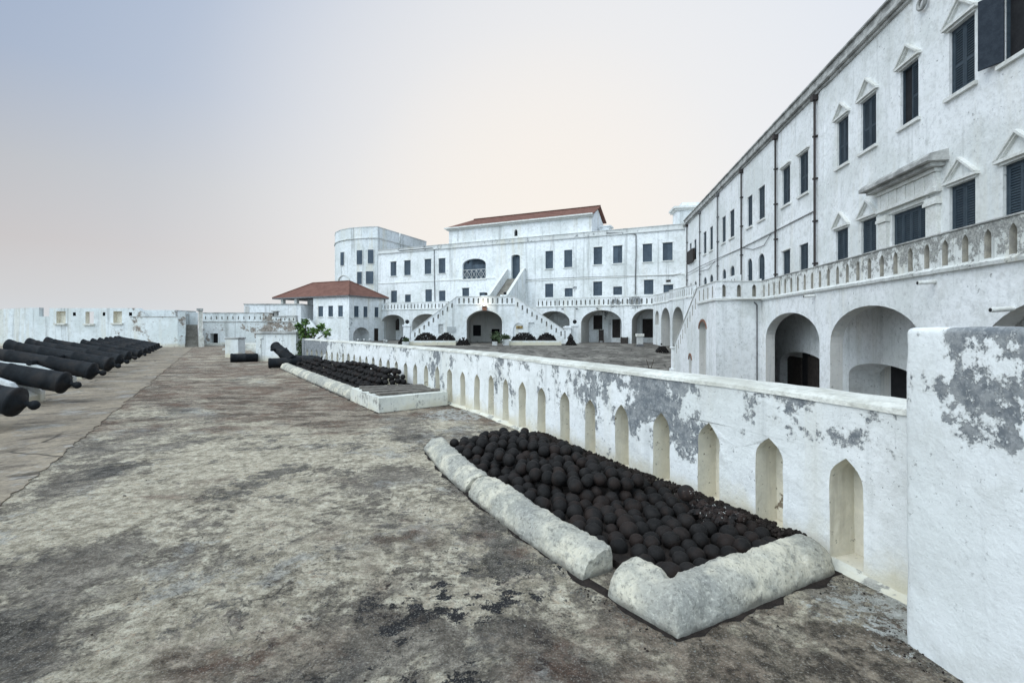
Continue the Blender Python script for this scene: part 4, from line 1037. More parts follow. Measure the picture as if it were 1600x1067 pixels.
# ================================================================== double stair
SF = Fr((0, 52), (1, 0)); zz = zpx(10.67, 590, 450); z69 = zpx(8.206, 690, 420)
ds = thing('double_staircase', 'white double outer staircase over a wide arched passage in front of the far range', 'staircase', (-2.8, 52, 0))
l0, l1, f0, f1 = -5.95, .25, -10.9, 5.75
railL = lambda u: 1.05+(TT-1.05)*(u-f0)/(l0-f0)
railR = lambda u: 1.25+(TT-1.25)*(f1-u)/(f1-l1)
outl = [(f0, -.4), (f1, -.4), (f1, railR(f1)), (l1, TT), (l0, TT), (f0, railL(f0))]
hs = []
pa = SF.box(729, 485, 784.5, 537); archh = arch(pa[0], pa[1], -.35, SF.uv(757, 504)[1], pa[3], 22)
hs.append((archh, 5.0, 1, None))
k = f0+.45
while k < l0-.1:
    z = railL(k); hs.append((pointed(k-.08, k+.08, z-.80, z-.38, z-.28), .22, 2, 2)); k += .50
k = l1+.35
while k < f1-.3:
    z = railR(k); hs.append((pointed(k-.08, k+.08, z-.85, z-.42, z-.32), .22, 2, 2)); k += .52
n = 12
for i in range(n):
    c = l0+(l1-l0)*(i+.5)/n; hs.append((pointed(c-.085, c+.085, TL+.2, TT-.22, TT-.12), .22, 2, 2))
wl_b = SF.box(*zz(1012, 602, 1097, 765)); hs.append(hole(wl_b, .25, 0))
bl = SF.box(*z69(915, 695, 1060, 905)); hs.append((arch(bl[0], bl[1], bl[2], bl[2]+(bl[3]-bl[2])*.55, bl[3], 12), .12, 0, 0))
nr = SF.box(*z69(1112, 690, 1190, 862)); hs.append((rect(*nr), .15, 0, 0))
mb = MB(); panel(mb, SF.P, outl, hs)
# rest of the block: sides, parapet backs, deck
mb.quad(SF.P(f1, -.4, -2.3), SF.P(f1, -.4, 0), SF.P(f1, 1.25, 0), SF.P(f1, 1.25, -2.3))
mb.build('front_wall', ['far_wall', 'inner_wall', 'far_niche'], ds)
mb = MB()
bw = rect(pa[0]-.3, pa[1]+.3, -.35, pa[3]+.2)
wdw = SF.box(739, 508, 751.5, 525, -5.0); dk = SF.box(768, 514, 780.5, 536.5, -5.0)
panel(mb, SF.P, bw, [(rect(*wdw), .3, 0, 1), ((rect(dk[0], dk[1], -.34, dk[3])), 1.2, 0, 1)], 0, -5.003); mb.build('passage_wall', ['inner_wall', 'dark'], ds)
for (u0, u1, fn) in ((f0, l0, railL), (l1, f1, railR)):
    P1 = SF.P; mb = MB()
    mb.prism(P1, [(u0, -.4), (u1, -.4), (u1, fn(u1)), (u0, fn(u0))], -2.3, -2.05)      # rear parapet
    m_ = 16
    for i in range(m_):
        a, b = u0+(u1-u0)*i/m_, u0+(u1-u0)*(i+1)/m_; z = min(fn(a), fn(b))-.75; mb.box(P1, a, b, -.4, max(z, -.3), -2.04, -.32, 1)
    q = [(u0, fn(u0)+.003), (u1, fn(u1)+.003), (u1, fn(u1)+.06), (u0, fn(u0)+.06)]
    mb.prism(P1, q, -.33, .05, 2); mb.prism(P1, q, -2.35, -2.0, 2)
    mb.prism(P1, [(u0, fn(u0)-.95), (u1, fn(u1)-.95), (u1, fn(u1)-.003), (u0, fn(u0)-.003)], -.30, -.235)
    mb.build('flight', ['far_wall', 'stair', 'trim'], ds)
mb = MB(); mb.box(SF.P, l0, l1, TT+.002, TT+.06, -.33, .05); mb.box(SF.P, l0, l1, TL+.02, TL+.10, 0, .07); mb.build('coping', 'trim', ds)
mb = MB(); mb.quad(SF.P(l0, TL-.02, -.3), SF.P(l1, TL-.02, -.3), SF.P(l1, TL-.02, -9), SF.P(l0, TL-.02, -9)); mb.box(SF.P, l0, l1, TL, TT, -.30, -.235)
mb.quad(SF.P(l0, -.4, -9), SF.P(l0, -.4, -2.3), SF.P(l0, TL, -2.3), SF.P(l0, TL, -9)); mb.quad(SF.P(l1, -.4, -2.3), SF.P(l1, -.4, -9), SF.P(l1, TL, -9), SF.P(l1, TL, -2.3))
mb.box(SF.P, l0, l0+.3, TL, TT, -8, -2.3); mb.box(SF.P, l1-.3, l1, TL, TT, -6, -2.3)
mb.build('landing', 'far_wall', ds)
mb = MB(); rim = [(p[0], p[1]) for p in archh[2:]]; c_ = (pa[0]+pa[1])/2
for a, b in zip(rim, rim[1:]):
    e = 1.045; q = lambda p: (c_+(p[0]-c_)*e, p[1]+.10)
    mb.prism(SF.P, [a, q(a), q(b), b], 0, .05)
mb.build('arch_rim', 'trim', ds)
mb = MB(); mb.box(SF.P, c_-.22, c_+.28, pa[3]-.02, pa[3]+.38, 0, .22); mb.build('keystone', 'brick', ds)
mb = MB(); p_ = SF.box(*zz(1155, 645, 1302, 742)); mb.box(SF.P, *p_, 0, .07); mb.build('plaque', 'plaque', ds)
mb = MB(); p_ = SF.box(*z69(955, 730, 1040, 770)); mb.box(SF.P, *p_, -.115, -.06); mb.build('sign_board', 'sign', ds)
window(ds, SF, wl_b, w=-.2, mat='pot', sill=False)
lp = thing('wall_lamp', 'lit wall lamp glowing above the crown of the arched passage', 'lamp', tuple(SF.P(c_, pa[3]+.5, .2)))
mb = MB(); mb.box(SF.P, c_-.2, c_+.2, pa[3]+.42, pa[3]+.50, .0, .3); mb.build('bracket', 'pipe', lp)
mb = MB(); mb.lathe([(0, .0), (0, .09), (.12, .12), (.22, .07), (.24, 0)], SF.P(c_, pa[3]+.505, .18), (0, 0, 1), 12); mb.build('glass', 'lamp', lp)
ld = bpy.data.lights.new('lamp_light', 'POINT'); ld.energy = 16; ld.color = (1, .9, .7); ld.shadow_soft_size = .1
lo = bpy.data.objects.new('lamp_light', ld); COL.objects.link(lo); lo.parent = lp; lo.location = (0, -.25, .28)
# newels
def newel(label, x, w, top, ballr=.22, fr=SF, y=0.0):
    nw = thing('gate_pier', label, 'pier', tuple(fr.P(x, -.3, y)))
    mb = MB(); mb.box(fr.P, x-.36, x+.36, -.4, top, y-.72, y); mb.box(fr.P, x-.44, x+.44, -.4, .35, y-.8, y+.08); mb.box(fr.P, x-.45, x+.45, top+.002, top+.14, y-.81, y+.09); mb.box(fr.P, x-.30, x+.30, top+.142, top+.24, y-.66, y-.06); mb.build('shaft', 'far_wall', nw)
    mb = MB(); q = fr.P(x, top+.24, y-.36); mb.lathe([(0, .08)]+[(.04+ballr-ballr*math.cos(math.pi*i/10), ballr*math.sin(math.pi*i/10)) for i in range(11)], q, (0, 0, 1), 14); mb.build('ball_finial', 'iron', nw)
newel('square white pier with dark ball at the foot of the left stair flight', -11.35, 0, 1.75)
newel('square white pier with dark ball at the foot of the right stair flight', 6.85, 0, 1.75, y=-.4)
newel('white pillar without ball between right stair flight and its outer pier', 6.02, 0, 1.55, .05)
# upper stair to the door
us = thing('upper_staircase', 'straight white stair with high sloping side walls climbing to the tall first-floor door', 'staircase', tuple(FW.P((door[0]+door[1])/2, TL, 3)))
DF = Fr(FW.P((door[0]+door[1])/2, 0, 0).to_2d(), (FW.n.x, FW.n.y))    # runs outwards from the door
mb = MB(); zd = door[2]; Ls = 5.2
for s0, s1 in ((-1.35, -1.08), (1.08, 1.35)):
    mb.prism(DF.P, [(0, TL-.1), (Ls, TL-.1), (Ls, TL+1.25), (.3, zd+1.15), (0, zd+1.15)], s0, s1, 0)
    mb.prism(DF.P, [(0, zd+1.153), (.3, zd+1.153), (Ls+.05, TL+1.253), (Ls+.05, TL+1.33), (.3, zd+1.23), (0, zd+1.23)], s0-.06, s1+.06, 2)
for i in range(18):
    a = Ls*(1-i/18); mb.box(DF.P, 0, a, TL+(zd-TL)*i/18, TL+(zd-TL)*(i+1)/18, -1.079, 1.079, 1)
mb.build('flight', ['far_wall', 'stair', 'trim'], us)
for sgn in (-1, 1):
    mb = MB(); mb.box(DF.P, Ls+.08, Ls+.75, TL-.1, TL+1.2, sgn*1.25-.34, sgn*1.25+.34); mb.box(DF.P, Ls, Ls+.83, TL+1.203, TL+1.36, sgn*1.25-.42, sgn*1.25+.42); mb.build('post', 'far_wall', us)
    mb = MB(); q = DF.P(Ls+.41, TL+1.36, sgn*1.25); mb.lathe([(.19-.19*math.cos(math.pi*i/8), .19*math.sin(math.pi*i/8)) for i in range(9)], q, (0, 0, 1), 12); mb.build('ball_finial', 'iron', us)

# ================================================================== corner house with red roof
HC = Vector((-20.7, 61.4)); H1 = Fr(HC, (.894, -.447)); H2 = Fr(HC, (.447, .894))
z8 = zpx(8.42, 430, 430)
ho = thing('corner_house', 'two-storey white corner house with a red hipped tile roof and open porch', 'house', (*HC, 0))
HE = 5.72
mb = MB()
w1 = [H1.box(*z8(*b)) for b in ((565, 408, 630, 545), (697, 403, 760, 545), (827, 400, 890, 545))]
w2 = [H2.box(*z8(*b)) for b in ((1038, 405, 1102, 553), (1162, 412, 1218, 553), (1308, 422, 1362, 553))]
a2 = H2.box(*z8(1028, 685, 1240, 885)); d2 = H2.box(*z8(1302, 700, 1362, 905))
ul = H1.u(489.4); H2L = 6.5; zp = H1.uv(480, 500.5, -2.2)[1]
panel(mb, H1.P, rect(ul, 0, -.4, HE), [hole(b) for b in w1])
panel(mb, H2.P, rect(0, H2L, -.4, HE), [hole(b) for b in w2]+[hole(d2, .25), (arch(a2[0], a2[1], -.35, a2[2]+(a2[3]-a2[2])*.45, a2[3], 14), 1.6, 0, 0)])
mb.quad(H1.P(ul, -.4, -2.2), H1.P(ul, -.4, 0), H1.P(ul, HE, 0), H1.P(ul, HE, -2.2))
pd = H1.box(*z8(405, 452, 495, 595), -2.2); pwn = H1.box(*z8(300, 430, 347, 556), -2.2)
xl = H1.u(461, 0)-.2
panel(mb, lambda u, v, w: H1.P(u, v, w-2.2), rect(xl, ul, -.4, HE), [hole(pd), hole(pwn)])
mb.quad(H1.P(xl, -.4, -6.8), H1.P(xl, -.4, -2.2), H1.P(xl, HE, -2.2), H1.P(xl, HE, -6.8)); mb.quad(H1.P(0, -.4, -6.8), H1.P(xl, -.4, -6.8), H1.P(xl, HE, -6.8), H1.P(0, HE, -6.8))
mb.build('wall', 'far_wall', ho)
for b in w1: window(ho, H1, b)
for b in w2: window(ho, H2, b)
window(ho, H2, d2, mat='dark_wood', sill=False, name='door')
class Off:
    def __init__(s, fr, w): s.fr, s.w = fr, w
    def P(s, u, v, w=0): return s.fr.P(u, v, w+s.w)
window(ho, Off(H1, -2.2), pd, sill=False, name='door'); window(ho, Off(H1, -2.2), pwn)
mb = MB(); mb.box(H2.P, a2[0]+.05, a2[0]+(a2[1]-a2[0])*.42, -.35, a2[3]-.6, -1.55, -1.4); mb.build('door', 'dark_wood', ho)
ue = -13.8
mb = MB(); mb.quad(H1.P(ue, zp, 0), H1.P(ul, zp, 0), H1.P(ul, zp, -2.2), H1.P(ue, zp, -2.2)); mb.box(H1.P, ue, ul, -.4, zp-.02, -6.8, -.003); mb.build('porch_base', 'far_wall', ho)
for (px, w) in ((440.5, -.3), (461.5, -.3)):
    mb = MB(); u = H1.u(px, w); mb.box(H1.P, u-.22, u+.22, zp-.1, HE-.05, w-.44, w); mb.build('porch_column', 'trim', ho)
mb = MB(); u = H1.u(440.5, -.3); mb.box(H1.P, u-.2, u+.2, zp-.1, HE-.05, -6.8, -6.4); mb.build('porch_column', 'trim', ho)
mb = MB(); o_ = .32; zr = 7.95
c = [H1.P(ue-o_, HE, o_), H1.P(o_, HE, o_), H1.P(o_, HE, -6.8-o_), H1.P(ue-o_, HE, -6.8-o_)]
r0_, r1_ = H1.P(ue+3.4, zr, -3.4), H1.P(-3.4, zr, -3.4)
dn = Vector((0, 0, .16))
mb.add(c+[r0_, r1_]+[p-dn for p in c], [(0, 1, 5, 4), (1, 2, 5), (2, 3, 4, 5), (3, 0, 4)], 0)
mb.add(c+[p-dn for p in c], [(0, 4, 5, 1), (1, 5, 6, 2), (2, 6, 7, 3), (3, 7, 4, 0), (4, 7, 6, 5)], 1)
rf = mb.build('roof', ['roof', 'grey_pipe'], ho)
mb = MB()
for a, b in ((c[0], r0_), (c[3], r0_), (c[1], r1_), (c[2], r1_), (r0_, r1_)): mb.tube(a+Vector((0, 0, .03)), b+Vector((0, 0, .03)), .09, n=6)
mb.build('ridge_tiles', 'roof', rf)
mb = MB(); mb.prism(H1.P, [(H1.u(455), -.4), (-3.2, -.4), (-3.2, .2), (ul+.3, zp+.1), (H1.u(455), zp+.9)], .8, 1.1); mb.prism(H1.P, [(H1.u(438), zp-.4), (H1.u(455), zp-.4), (H1.u(455), zp+.9), (H1.u(438), zp+.9)], .8, 1.1)
mb.build('stair_wall', 'far_wall', ho)

# ================================================================== right-hand range
RW = Fr((11.0, 0), (-.15, -1)); RT = Fr((9.0, 0), (-.15, -1)); HR = 13.3
def du(d): return -d*math.hypot(1, .15)
rb = thing('right_range', 'tall white range along the right side with rows of louvred shutters, pediments and drainpipes', 'building', (11, 20, 0))
up_w = []
for i, (x0, x1, kw) in enumerate([(1567, 1634, dict(leaves='oc', pitch=.07)), (1483, 1523, dict(head='ped', pitch=.07)), (1407, 1435, dict(head='ped', pitch=.07, leaves='-c')), (1345, 1369, dict(head='ped', pitch=.075)), (1308, 1325.5, dict(head='ped', pitch=.08)),
        (1248.6, 1262.7, dict(head='flat', pitch=.08)), (1222, 1234.5, dict(head='flat', pitch=.08)), (1185, 1195, {}), (1167.7, 1175.5, {}), (1140.3, 1147.3, {}), (1128, 1133.8, {}), (1109, 1113.8, {}), (1099, 1103.7, {}), (1084.5, 1088, {}), (1077.5, 1080.5, {})]):
    v0, v1 = (8.52, 10.5) if i < 5 else (8.3, 10.35)
    up_w.append(((RW.u(x0), RW.u(x1), v0, v1), kw))
lo_w = [((RW.u(x0), RW.u(x1), 3.45, v1), kw) for x0, x1, v1, kw in [(1567, 1622, 5.85, dict(head='ped', pitch=.07)), (1483.5, 1524, 5.82, dict(head='ped', pitch=.07)), (1394, 1448, 5.62, dict(leafn=4, pitch=.07)), (1345.7, 1369, 5.8, dict(head='ped', pitch=.075)), (1306, 1325, 5.8, dict(head='ped', pitch=.08)), (1249, 1262.7, 5.8, dict(pitch=.1)), (1222.8, 1234.5, 5.8, dict(pitch=.1, head='thin'))]]
ar_w = [((RW.u(x0), RW.u(x1), 3.9, 6.2), dict(arched=.5)) for x0, x1 in [(1184.6, 1194.7), (1167.6, 1175.4), (1140.8, 1147.8), (1128.6, 1134.5), (1109, 1114.3), (1099.5, 1104.2), (1085.2, 1088.6), (1078.4, 1081)]]
u_far, u_near = du(53.2), du(1.5)
inn = []
def rw_arch(d1, d0, spr, apex): return arch(du(d1), du(d0), -2.35, spr, apex, 18)
inner = [(27.2, 21.9, -.35, .36), (20.1, 15.7, -.30, .25), (13.6, 9.4, -.3, .25)]
hs = [hole(b, .2, 0) for b, k in up_w+lo_w]+[hole(b, .2, 0, .5) for b, k in ar_w]+[(rw_arch(*i), .45 if i is inner[0] else 1.2, 0, 1) for i in inner]
mb = MB(); panel(mb, RW.P, rect(u_far, u_near, -2.5, HR-.55), hs)
mb.quad(RW.P(u_near, -2.5, 0), RW.P(u_near, -2.5, -9), RW.P(u_near, HR-.55, -9), RW.P(u_near, HR-.55, 0)); mb.quad(RW.P(u_near, -2.5, -9), RW.P(u_far, -2.5, -9), RW.P(u_far, HR-.55, -9), RW.P(u_near, HR-.55, -9)); mb.quad(RW.P(u_far, HR-.6, 0), RW.P(u_near, HR-.6, 0), RW.P(u_near, HR-.6, -9), RW.P(u_far, HR-.6, -9))
mb.build('wall', ['near_wall', 'inner_wall'], rb)
for b, k in up_w+lo_w: window(rb, RW, b, w=-.13, mat='shutter', sill=(k.get('leafn') != 4) and b[2] > 4, **k)
for b, k in ar_w: window(rb, RW, b, w=-.13, mat='shutter', sill=False, pitch=.1, **k)
# balcony shutters standing open far along
b_ = (RW.u(1077.5), RW.u(1086.5)); mb = MB(); mb.box(RW.P, b_[0], b_[1], 8.2, 9.5, .05, .25); mb.build('shutter_box', 'dark_wood', rb)
# cornice and parapet
mb = MB(); mb.box(RW.P, u_far, u_near, HR-.55, HR-.003, -.6, .04); mb.box(RW.P, u_far, u_near, HR-.72, HR-.60, -.05, .10); mb.box(RW.P, u_far, u_near, HR-.597, HR-.45, -.05, .24); mb.box(RW.P, u_far, u_near, HR, HR+.09, -.66, .14); mb.build('cornice', 'dirty_trim', rb, bevel=.02)
band(rb, RW, du(53), RW.u(1273), 7.22, h=.09, d=.05, mat='near_wall')
mb = MB(); mb.box(RW.P, RW.u(1282), RW.u(1289), 3.1, HR-.72, -.02, .035); mb.build('pilaster', 'near_wall', rb)
for px, mt in ((1273.5, 'pipe'), (1212, 'pipe'), (1158.5, 'pipe'), (1121.3, 'grey_pipe'), (1093.4, 'grey_pipe'), (1073.5, 'pipe')):
    mb = MB(); u = RW.u(px, .1); mb.tube(RW.P(u, 3.1, .12), RW.P(u, HR-.75, .12), .052, n=10); mb.box(RW.P, u-.13, u+.13, HR-.98, HR-.74, .02, .26)
    for z in (4.6, 6.6, 8.6, 10.6): mb.box(RW.P, u-.09, u+.09, z, z+.07, 0, .19)
    mb.build('drainpipe', mt, rb)
mb = MB(); u = RW.u(1441, .1)
for i in range(20):
    a, b = 2*math.pi*i/20, 2*math.pi*(i+1)/20; q = lambda an, r: RW.P(u+r*math.cos(an), 12.05+r*math.sin(an), .12)
    mb.tube(q(a, .17), q(b, .17), .055, n=7)
mb.box(RW.P, u-.06, u+.06, 12.2, 12.5, 0, .1); mb.build('ring_outlet', 'dirty_trim', rb)
# entrance surround
e0, e1 = lo_w[2][0][0], lo_w[2][0][1]
sur = MB()
for a, b in ((e0-.62, e0-.14), (e1+.14, e1+.62)):
    sur.box(RW.P, a, b, 3.1, 5.42, -.02, .13); sur.box(RW.P, a-.06, b+.06, 5.423, 5.54, -.02, .19); sur.box(RW.P, a-.03, b+.03, 5.543, 5.66, -.02, .16)
sur.box(RW.P, e0-.13, e1+.13, 5.66, 5.80, -.05, .06)
sur.box(RW.P, e0-.68, e1+.68, 5.803, 5.93, -.05, .19); sur.box(RW.P, e0-.62, e1+.62, 5.933, 6.42, -.05, .13)
for i in range(7):
    x = e0-.5+(e1-e0+1.0)*i/6; sur.box(RW.P, x-.07, x+.07, 5.94, 6.41, .13, .165)
sur.box(RW.P, e0-.68, e1+.68, 6.423, 6.54, -.05, .22); sur.build('entrance_surround', 'trim', rb, bevel=.008)
mb = MB(); a, b = e0-.98, e1+.98
mb.box(RW.P, a+.15, b-.15, 6.543, 6.66, -.05, .42); mb.box(RW.P, a, b, 6.663, 6.80, -.05, .60); mb.prism(lambda u, v, w: RW.P(w, v, u), [(0, 6.803), (.58, 6.803), (.50, 6.90), (0, 7.02)], a+.02, b-.02); mb.build('entrance_hood', 'dirty_trim', rb, bevel=.01)
# cables
for pts in ([(1272, 331), (1240, 347), (1213, 362), (1180, 379), (1160, 388), (1122, 404), (1093, 417), (1075, 427)], [(1160, 387), (1178, 390), (1195, 384), (1206, 366)], [(1093, 424), (1108, 421), (1118, 408)]): wire(rb, RW, pts, .018)
# doors in the undercroft
mb = MB()
for (d1, d0, ap) in ((27.05, 25.35, .15), (24.6, 22.1, .3)):
    mb = MB(); mb.box(RW.P, du(d1), du(d0), -2.4, ap-.12, -.42, -.34); mb.build('undercroft_door', 'brown_wood', rb)
pass
for a, b, z in ((25.35, 24.55, .35), (19.3, 18.35, .12), (12.5, 11.5, .05)):
    mb = MB(); mb.box(RW.P, du(a), du(b), -2.4, z, *((-.44, -.40) if a > 25 else (-1.19, -1.12))); mb.build('dark_doorway', 'dark', rb)
# corner turret
ct = thing('roof_turret', 'small white corniced turret on the roof where the two ranges meet', 'turret', tuple(RW.P(du(53), 13, -.5)))
tf = Fr((18.3, 53.6), (1, -.1)); mb = MB(); mb.box(tf.P, 0, 2.6, 12.7, 14.6, -2, 0); mb.box(tf.P, .6, 2.6, 15.0, 15.5, -2, -.2); mb.build('shaft', 'far_wall', ct)
mb = MB(); mb.box(tf.P, -.25, 2.8, 14.6, 14.78, -2.2, .2); mb.box(tf.P, -.4, 2.9, 14.783, 15.0, -2.3, .35); mb.build('cornice', 'trim', ct)

# terrace with near balustrade
rt = thing('terrace', 'white terrace on deep round arches with a pointed-slot balustrade below the right range', 'terrace', (9, 15, 0))
RTT, RTL = 3.94, 3.03
ra = [(24.0, 18.5, 1.05, 2.26), (17.7, 12.85, 1.05, 2.30), (10.95, 6.2, 1.05, 2.28)]
hs = [(rw_arch(*i), .42, 1, None) for i in ra]
mb = MB(); ru0, ru1 = du(40.2), du(1.5)
panel(mb, RT.P, rect(du(24.55), ru1, -2.5, RTL), hs); panel(mb, RT.P, rect(ru0, du(24.56), -2.5, 4.1), [])
mb.quad(RT.P(ru1, -2.5, 0), RT.P(ru1, -2.5, -2), RT.P(ru1, RTL, -2), RT.P(ru1, RTL, 0)); mb.build('arcade_wall', ['near_wall', 'inner_wall'], rt)
mb = MB(); mb.quad(RT.P(ru0, RTL+.02, -.3), RT.P(ru1, RTL+.02, -.3), RT.P(ru1, RTL+.02, -1.98), RT.P(ru0, RTL+.02, -1.98)); mb.quad(RT.P(ru0, RTL-.3, -.1), RT.P(ru1, RTL-.3, -.1), RT.P(ru1, RTL-.3, -1.98), RT.P(ru0, RTL-.3, -1.98)); mb.build('deck', 'stair', rt)
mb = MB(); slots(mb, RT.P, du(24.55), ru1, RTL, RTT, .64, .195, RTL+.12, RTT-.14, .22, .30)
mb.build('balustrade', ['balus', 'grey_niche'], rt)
mb = MB(); sec = []; n = 120
for i in range(n+1):
    u = du(24.55)+(ru1-du(24.55))*i/n; k = .012*mnoise.noise(Vector((u*2, 0, 0)))
    sec.append([RT.P(u, RTL-.06, -.0), RT.P(u, RTL-.05+k, .09+k), RT.P(u, RTL+.03+k, .11+k), RT.P(u, RTL+.09, .02), RT.P(u, RTL+.10, -.004)])
for a, b in zip(sec, sec[1:]):
    for k in range(4): mb.add([a[k], b[k], b[k+1], a[k+1]], [(0, 1, 2, 3)], 0, True)
mb.build('ledge', 'balus', rt)
mb = MB(); mb.box(RT.P, du(24.55), ru1, RTT+.002, RTT+.045, -.33, .035); mb.build('coping', 'dirty_trim', rt, bevel=.012)
mb = MB()
for px, py in ((1462, 440), (1274, 462), (1583, 482)):
    u, v = RT.uv(px, py); q = RT.P(u, v, 0); n3 = Vector((*RT.n, 0)); mb.tube(q, q+n3*.42-Vector((0, 0, .03)), .055, n=12); mb.tube(q+n3*.415-Vector((0, 0, .03)), q+n3*.425-Vector((0, 0, .03)), .042, 1, n=12)
mb.build('spout', ['trim', 'dark'], rt)
# far right arcade
AF = Fr((15.0, 0), (0, -1)); mb = MB()
aa = [(arch(-50.6, -49.3, 1.9, 2.7, 3.35, 10), .3, 1, 1), (arch(-48.6, -45.9, -.5, 2.2, 3.55, 14), 2.6, 1, 1), (arch(-45.2, -42.3, -.9, 2.1, 3.5, 14), 2.6, 1, 1)]
panel(mb, AF.P, rect(-51.4, -40.1, -1.4, 4.1), aa); mb.build('end_arcade', ['far_wall', 'inner_wall'], rt)
for args in ((AF.P, -51.3, -46.2, 4.1, 4.98, .55, .16, 4.25, 4.82, .22, .3), (AF.P, -46.1, -40.1, 4.2, 5.1, .55, .16, 4.35, 4.95, .22, .3), (RT.P, ru0, du(28.7), 4.1, 4.75, .6, .17, 4.2, 4.6, .2, .3)):
    mb = MB(); slots(mb, *args); mb.build('parapet', ['far_wall', 'far_niche'], rt)
mb = MB(); mb.box(AF.P, -51.3, -46.2, 4.05, 4.15, 0, .08); mb.box(AF.P, -46.1, -40.1, 4.14, 4.24, 0, .08); mb.box(AF.P, -51.3, -46.2, 4.982, 5.03, -.33, .05); mb.box(AF.P, -46.1, -40.1, 5.102, 5.15, -.33, .05); mb.build('end_ledge', 'trim', rt)
mb = MB(); mb.quad(AF.P(-51.4, 4.06, -.3), AF.P(-40.1, 4.06, -.3), AF.P(-40.1, 4.06, -5), AF.P(-51.4, 4.06, -5)); mb.build('end_deck', 'stair', rt)

# landing block and stair
SS = Fr((6.69, 0), (-.15, -1)); BF = Fr((10.37, 24.55), (1, 0))
st = thing('terrace_staircase', 'white stair block with slotted sloping side wall and tall brick-edged niche', 'staircase', (10.4, 25, -2))
d0, d1, d2_ = 24.55, 28.6, 35.9
rail = lambda d: RTT if d <= d1 else RTT+(.3-RTT)*(d-d1)/(d2_-d1)
mb = MB(); outl = [(du(d2_), -2.6), (du(d0), -2.6), (du(d0), RTT), (du(d1), RTT), (du(d2_), .3)]
hs = []
for k in range(4):
    d = d1-.5-k*.95; hs.append((pointed(du(d)-.1, du(d)+.1, RTL+.12, RTT-.28, RTT-.14), .22, 2, 2))
for k in range(9):
    d = d1+.55+k*.75; z = rail(d); hs.append((pointed(du(d)-.1, du(d)+.1, z-.95, z-.42, z-.27), .2, 2, 2))
def niche(px0, px1, ytop, yspr, ybot):
    u0, u1 = SS.u(px0), SS.u(px1); um = (px0+px1)/2; return u0, u1, max(-2.55, SS.uv(um, ybot)[1]), SS.uv(um, yspr)[1], SS.uv(um, ytop)[1]
n1 = niche(1092.5, 1103.5, 502, 514, 640); n2 = niche(1076.5, 1080.5, 555, 562, 640)
hs += [(arch(*n1, 12), .3, 3, 3), (arch(*n2, 8), .25, 3, 3)]
panel(mb, SS.P, outl, hs)
panel(mb, BF.P, rect(0, 2.32, -2.6, RTL), [])
nb_ = MB()
slots(mb, BF.P, 0.0, 2.32, RTL, RTT, .75, .2, RTL+.14, RTT-.14, .2, .3)
mb.build('wall', ['near_wall', 'grey_niche', 'grey_niche', 'inner_wall'], st)
mb = MB()
for nn, dd in ((n1, .10), (n2, .08)):
    c_ = (nn[0]+nn[1])/2; r = (nn[1]-nn[0])/2
    pts = [(c_+r*math.cos(math.pi*i/12), nn[3]+(nn[4]-nn[3])*math.sin(math.pi*i/12)) for i in range(13)]; pts2 = [(c_+(r+.13)*math.cos(math.pi*i/12), nn[3]+(nn[4]-nn[3]+.13)*math.sin(math.pi*i/12)) for i in range(13)]
    for i in range(12): mb.prism(SS.P, [pts[i], pts2[i], pts2[i+1], pts[i+1]], -.02, .035)
mb.build('brick_arch', 'brick', st)
mb = MB(); mb.box(BF.P, -.06, 2.3, RTL-.05, RTL+.05, 0, .08); mb.box(BF.P, -.05, 2.3, RTT+.002, RTT+.045, -.33, .04); mb.box(SS.P, du(d1), du(d0), RTL-.05, RTL+.05, 0, .08); mb.box(SS.P, du(d1), du(d0), RTT+.003, RTT+.046, -.33, .04)
mb.prism(SS.P, [(du(d1), RTT+.003), (du(d2_), .303), (du(d2_), .36), (du(d1), RTT+.046)], -.33, .05); mb.build('coping', 'trim', st)
mb = MB()
mb.prism(SS.P, [(du(d2_), -2.6), (du(d1), -2.6), (du(d1), RTT-.003), (du(d2_), .297)], -.30, -.235)
mb.prism(SS.P, [(du(d1), RTL), (du(d0), RTL), (du(d0), RTT-.003), (du(d1), RTT-.003)], -.30, -.235)
for i in range(20):
    a, b = d1+(d2_-d1)*i/20, d1+(d2_-d1)*(i+1)/20; z = RTL-(RTL+1.7)*(i+.5)/20; mb.box(SS.P, du(b), du(a), -2.6, z, -2.2, -.31, 1)
mb.quad(SS.P(du(d1), RTL, -.3), SS.P(du(d0), RTL, -.3), SS.P(du(d0), RTL, -2.28), SS.P(du(d1), RTL, -2.28), 1)
mb.build('flight', ['near_wall', 'stair'], st)
mb = MB(); q = SS.P(du(36.2), 0, -.15); nf = Fr((q.x-.28, q.y-.28), (1, 0)); mb.box(nf.P, 0, .56, -2.0, .05, -.56, 0); mb.box(nf.P, -.1, .66, -2.0, -1.45, -.66, .1); mb.box(nf.P, -.08, .64, .052, .16, -.64, .08); mb.build('newel_post', 'near_wall', st, bevel=.04)
mb = MB(); mb.lathe([(.17-.17*math.cos(math.pi*i/8), .17*math.sin(math.pi*i/8)) for i in range(9)], (q.x, q.y, .16), (0, 0, 1), 12); mb.build('ball_finial', 'iron', st)
mb = MB(); u = 2.05; mb.tube(BF.P(u, -2.5, .06), BF.P(u, 2.75, .06), .035, n=8); mb.tube(BF.P(u, 2.75, .06), BF.P(u-.12, 2.9, .0), .035, n=8); mb.build('drainpipe', 'grey_pipe', st)
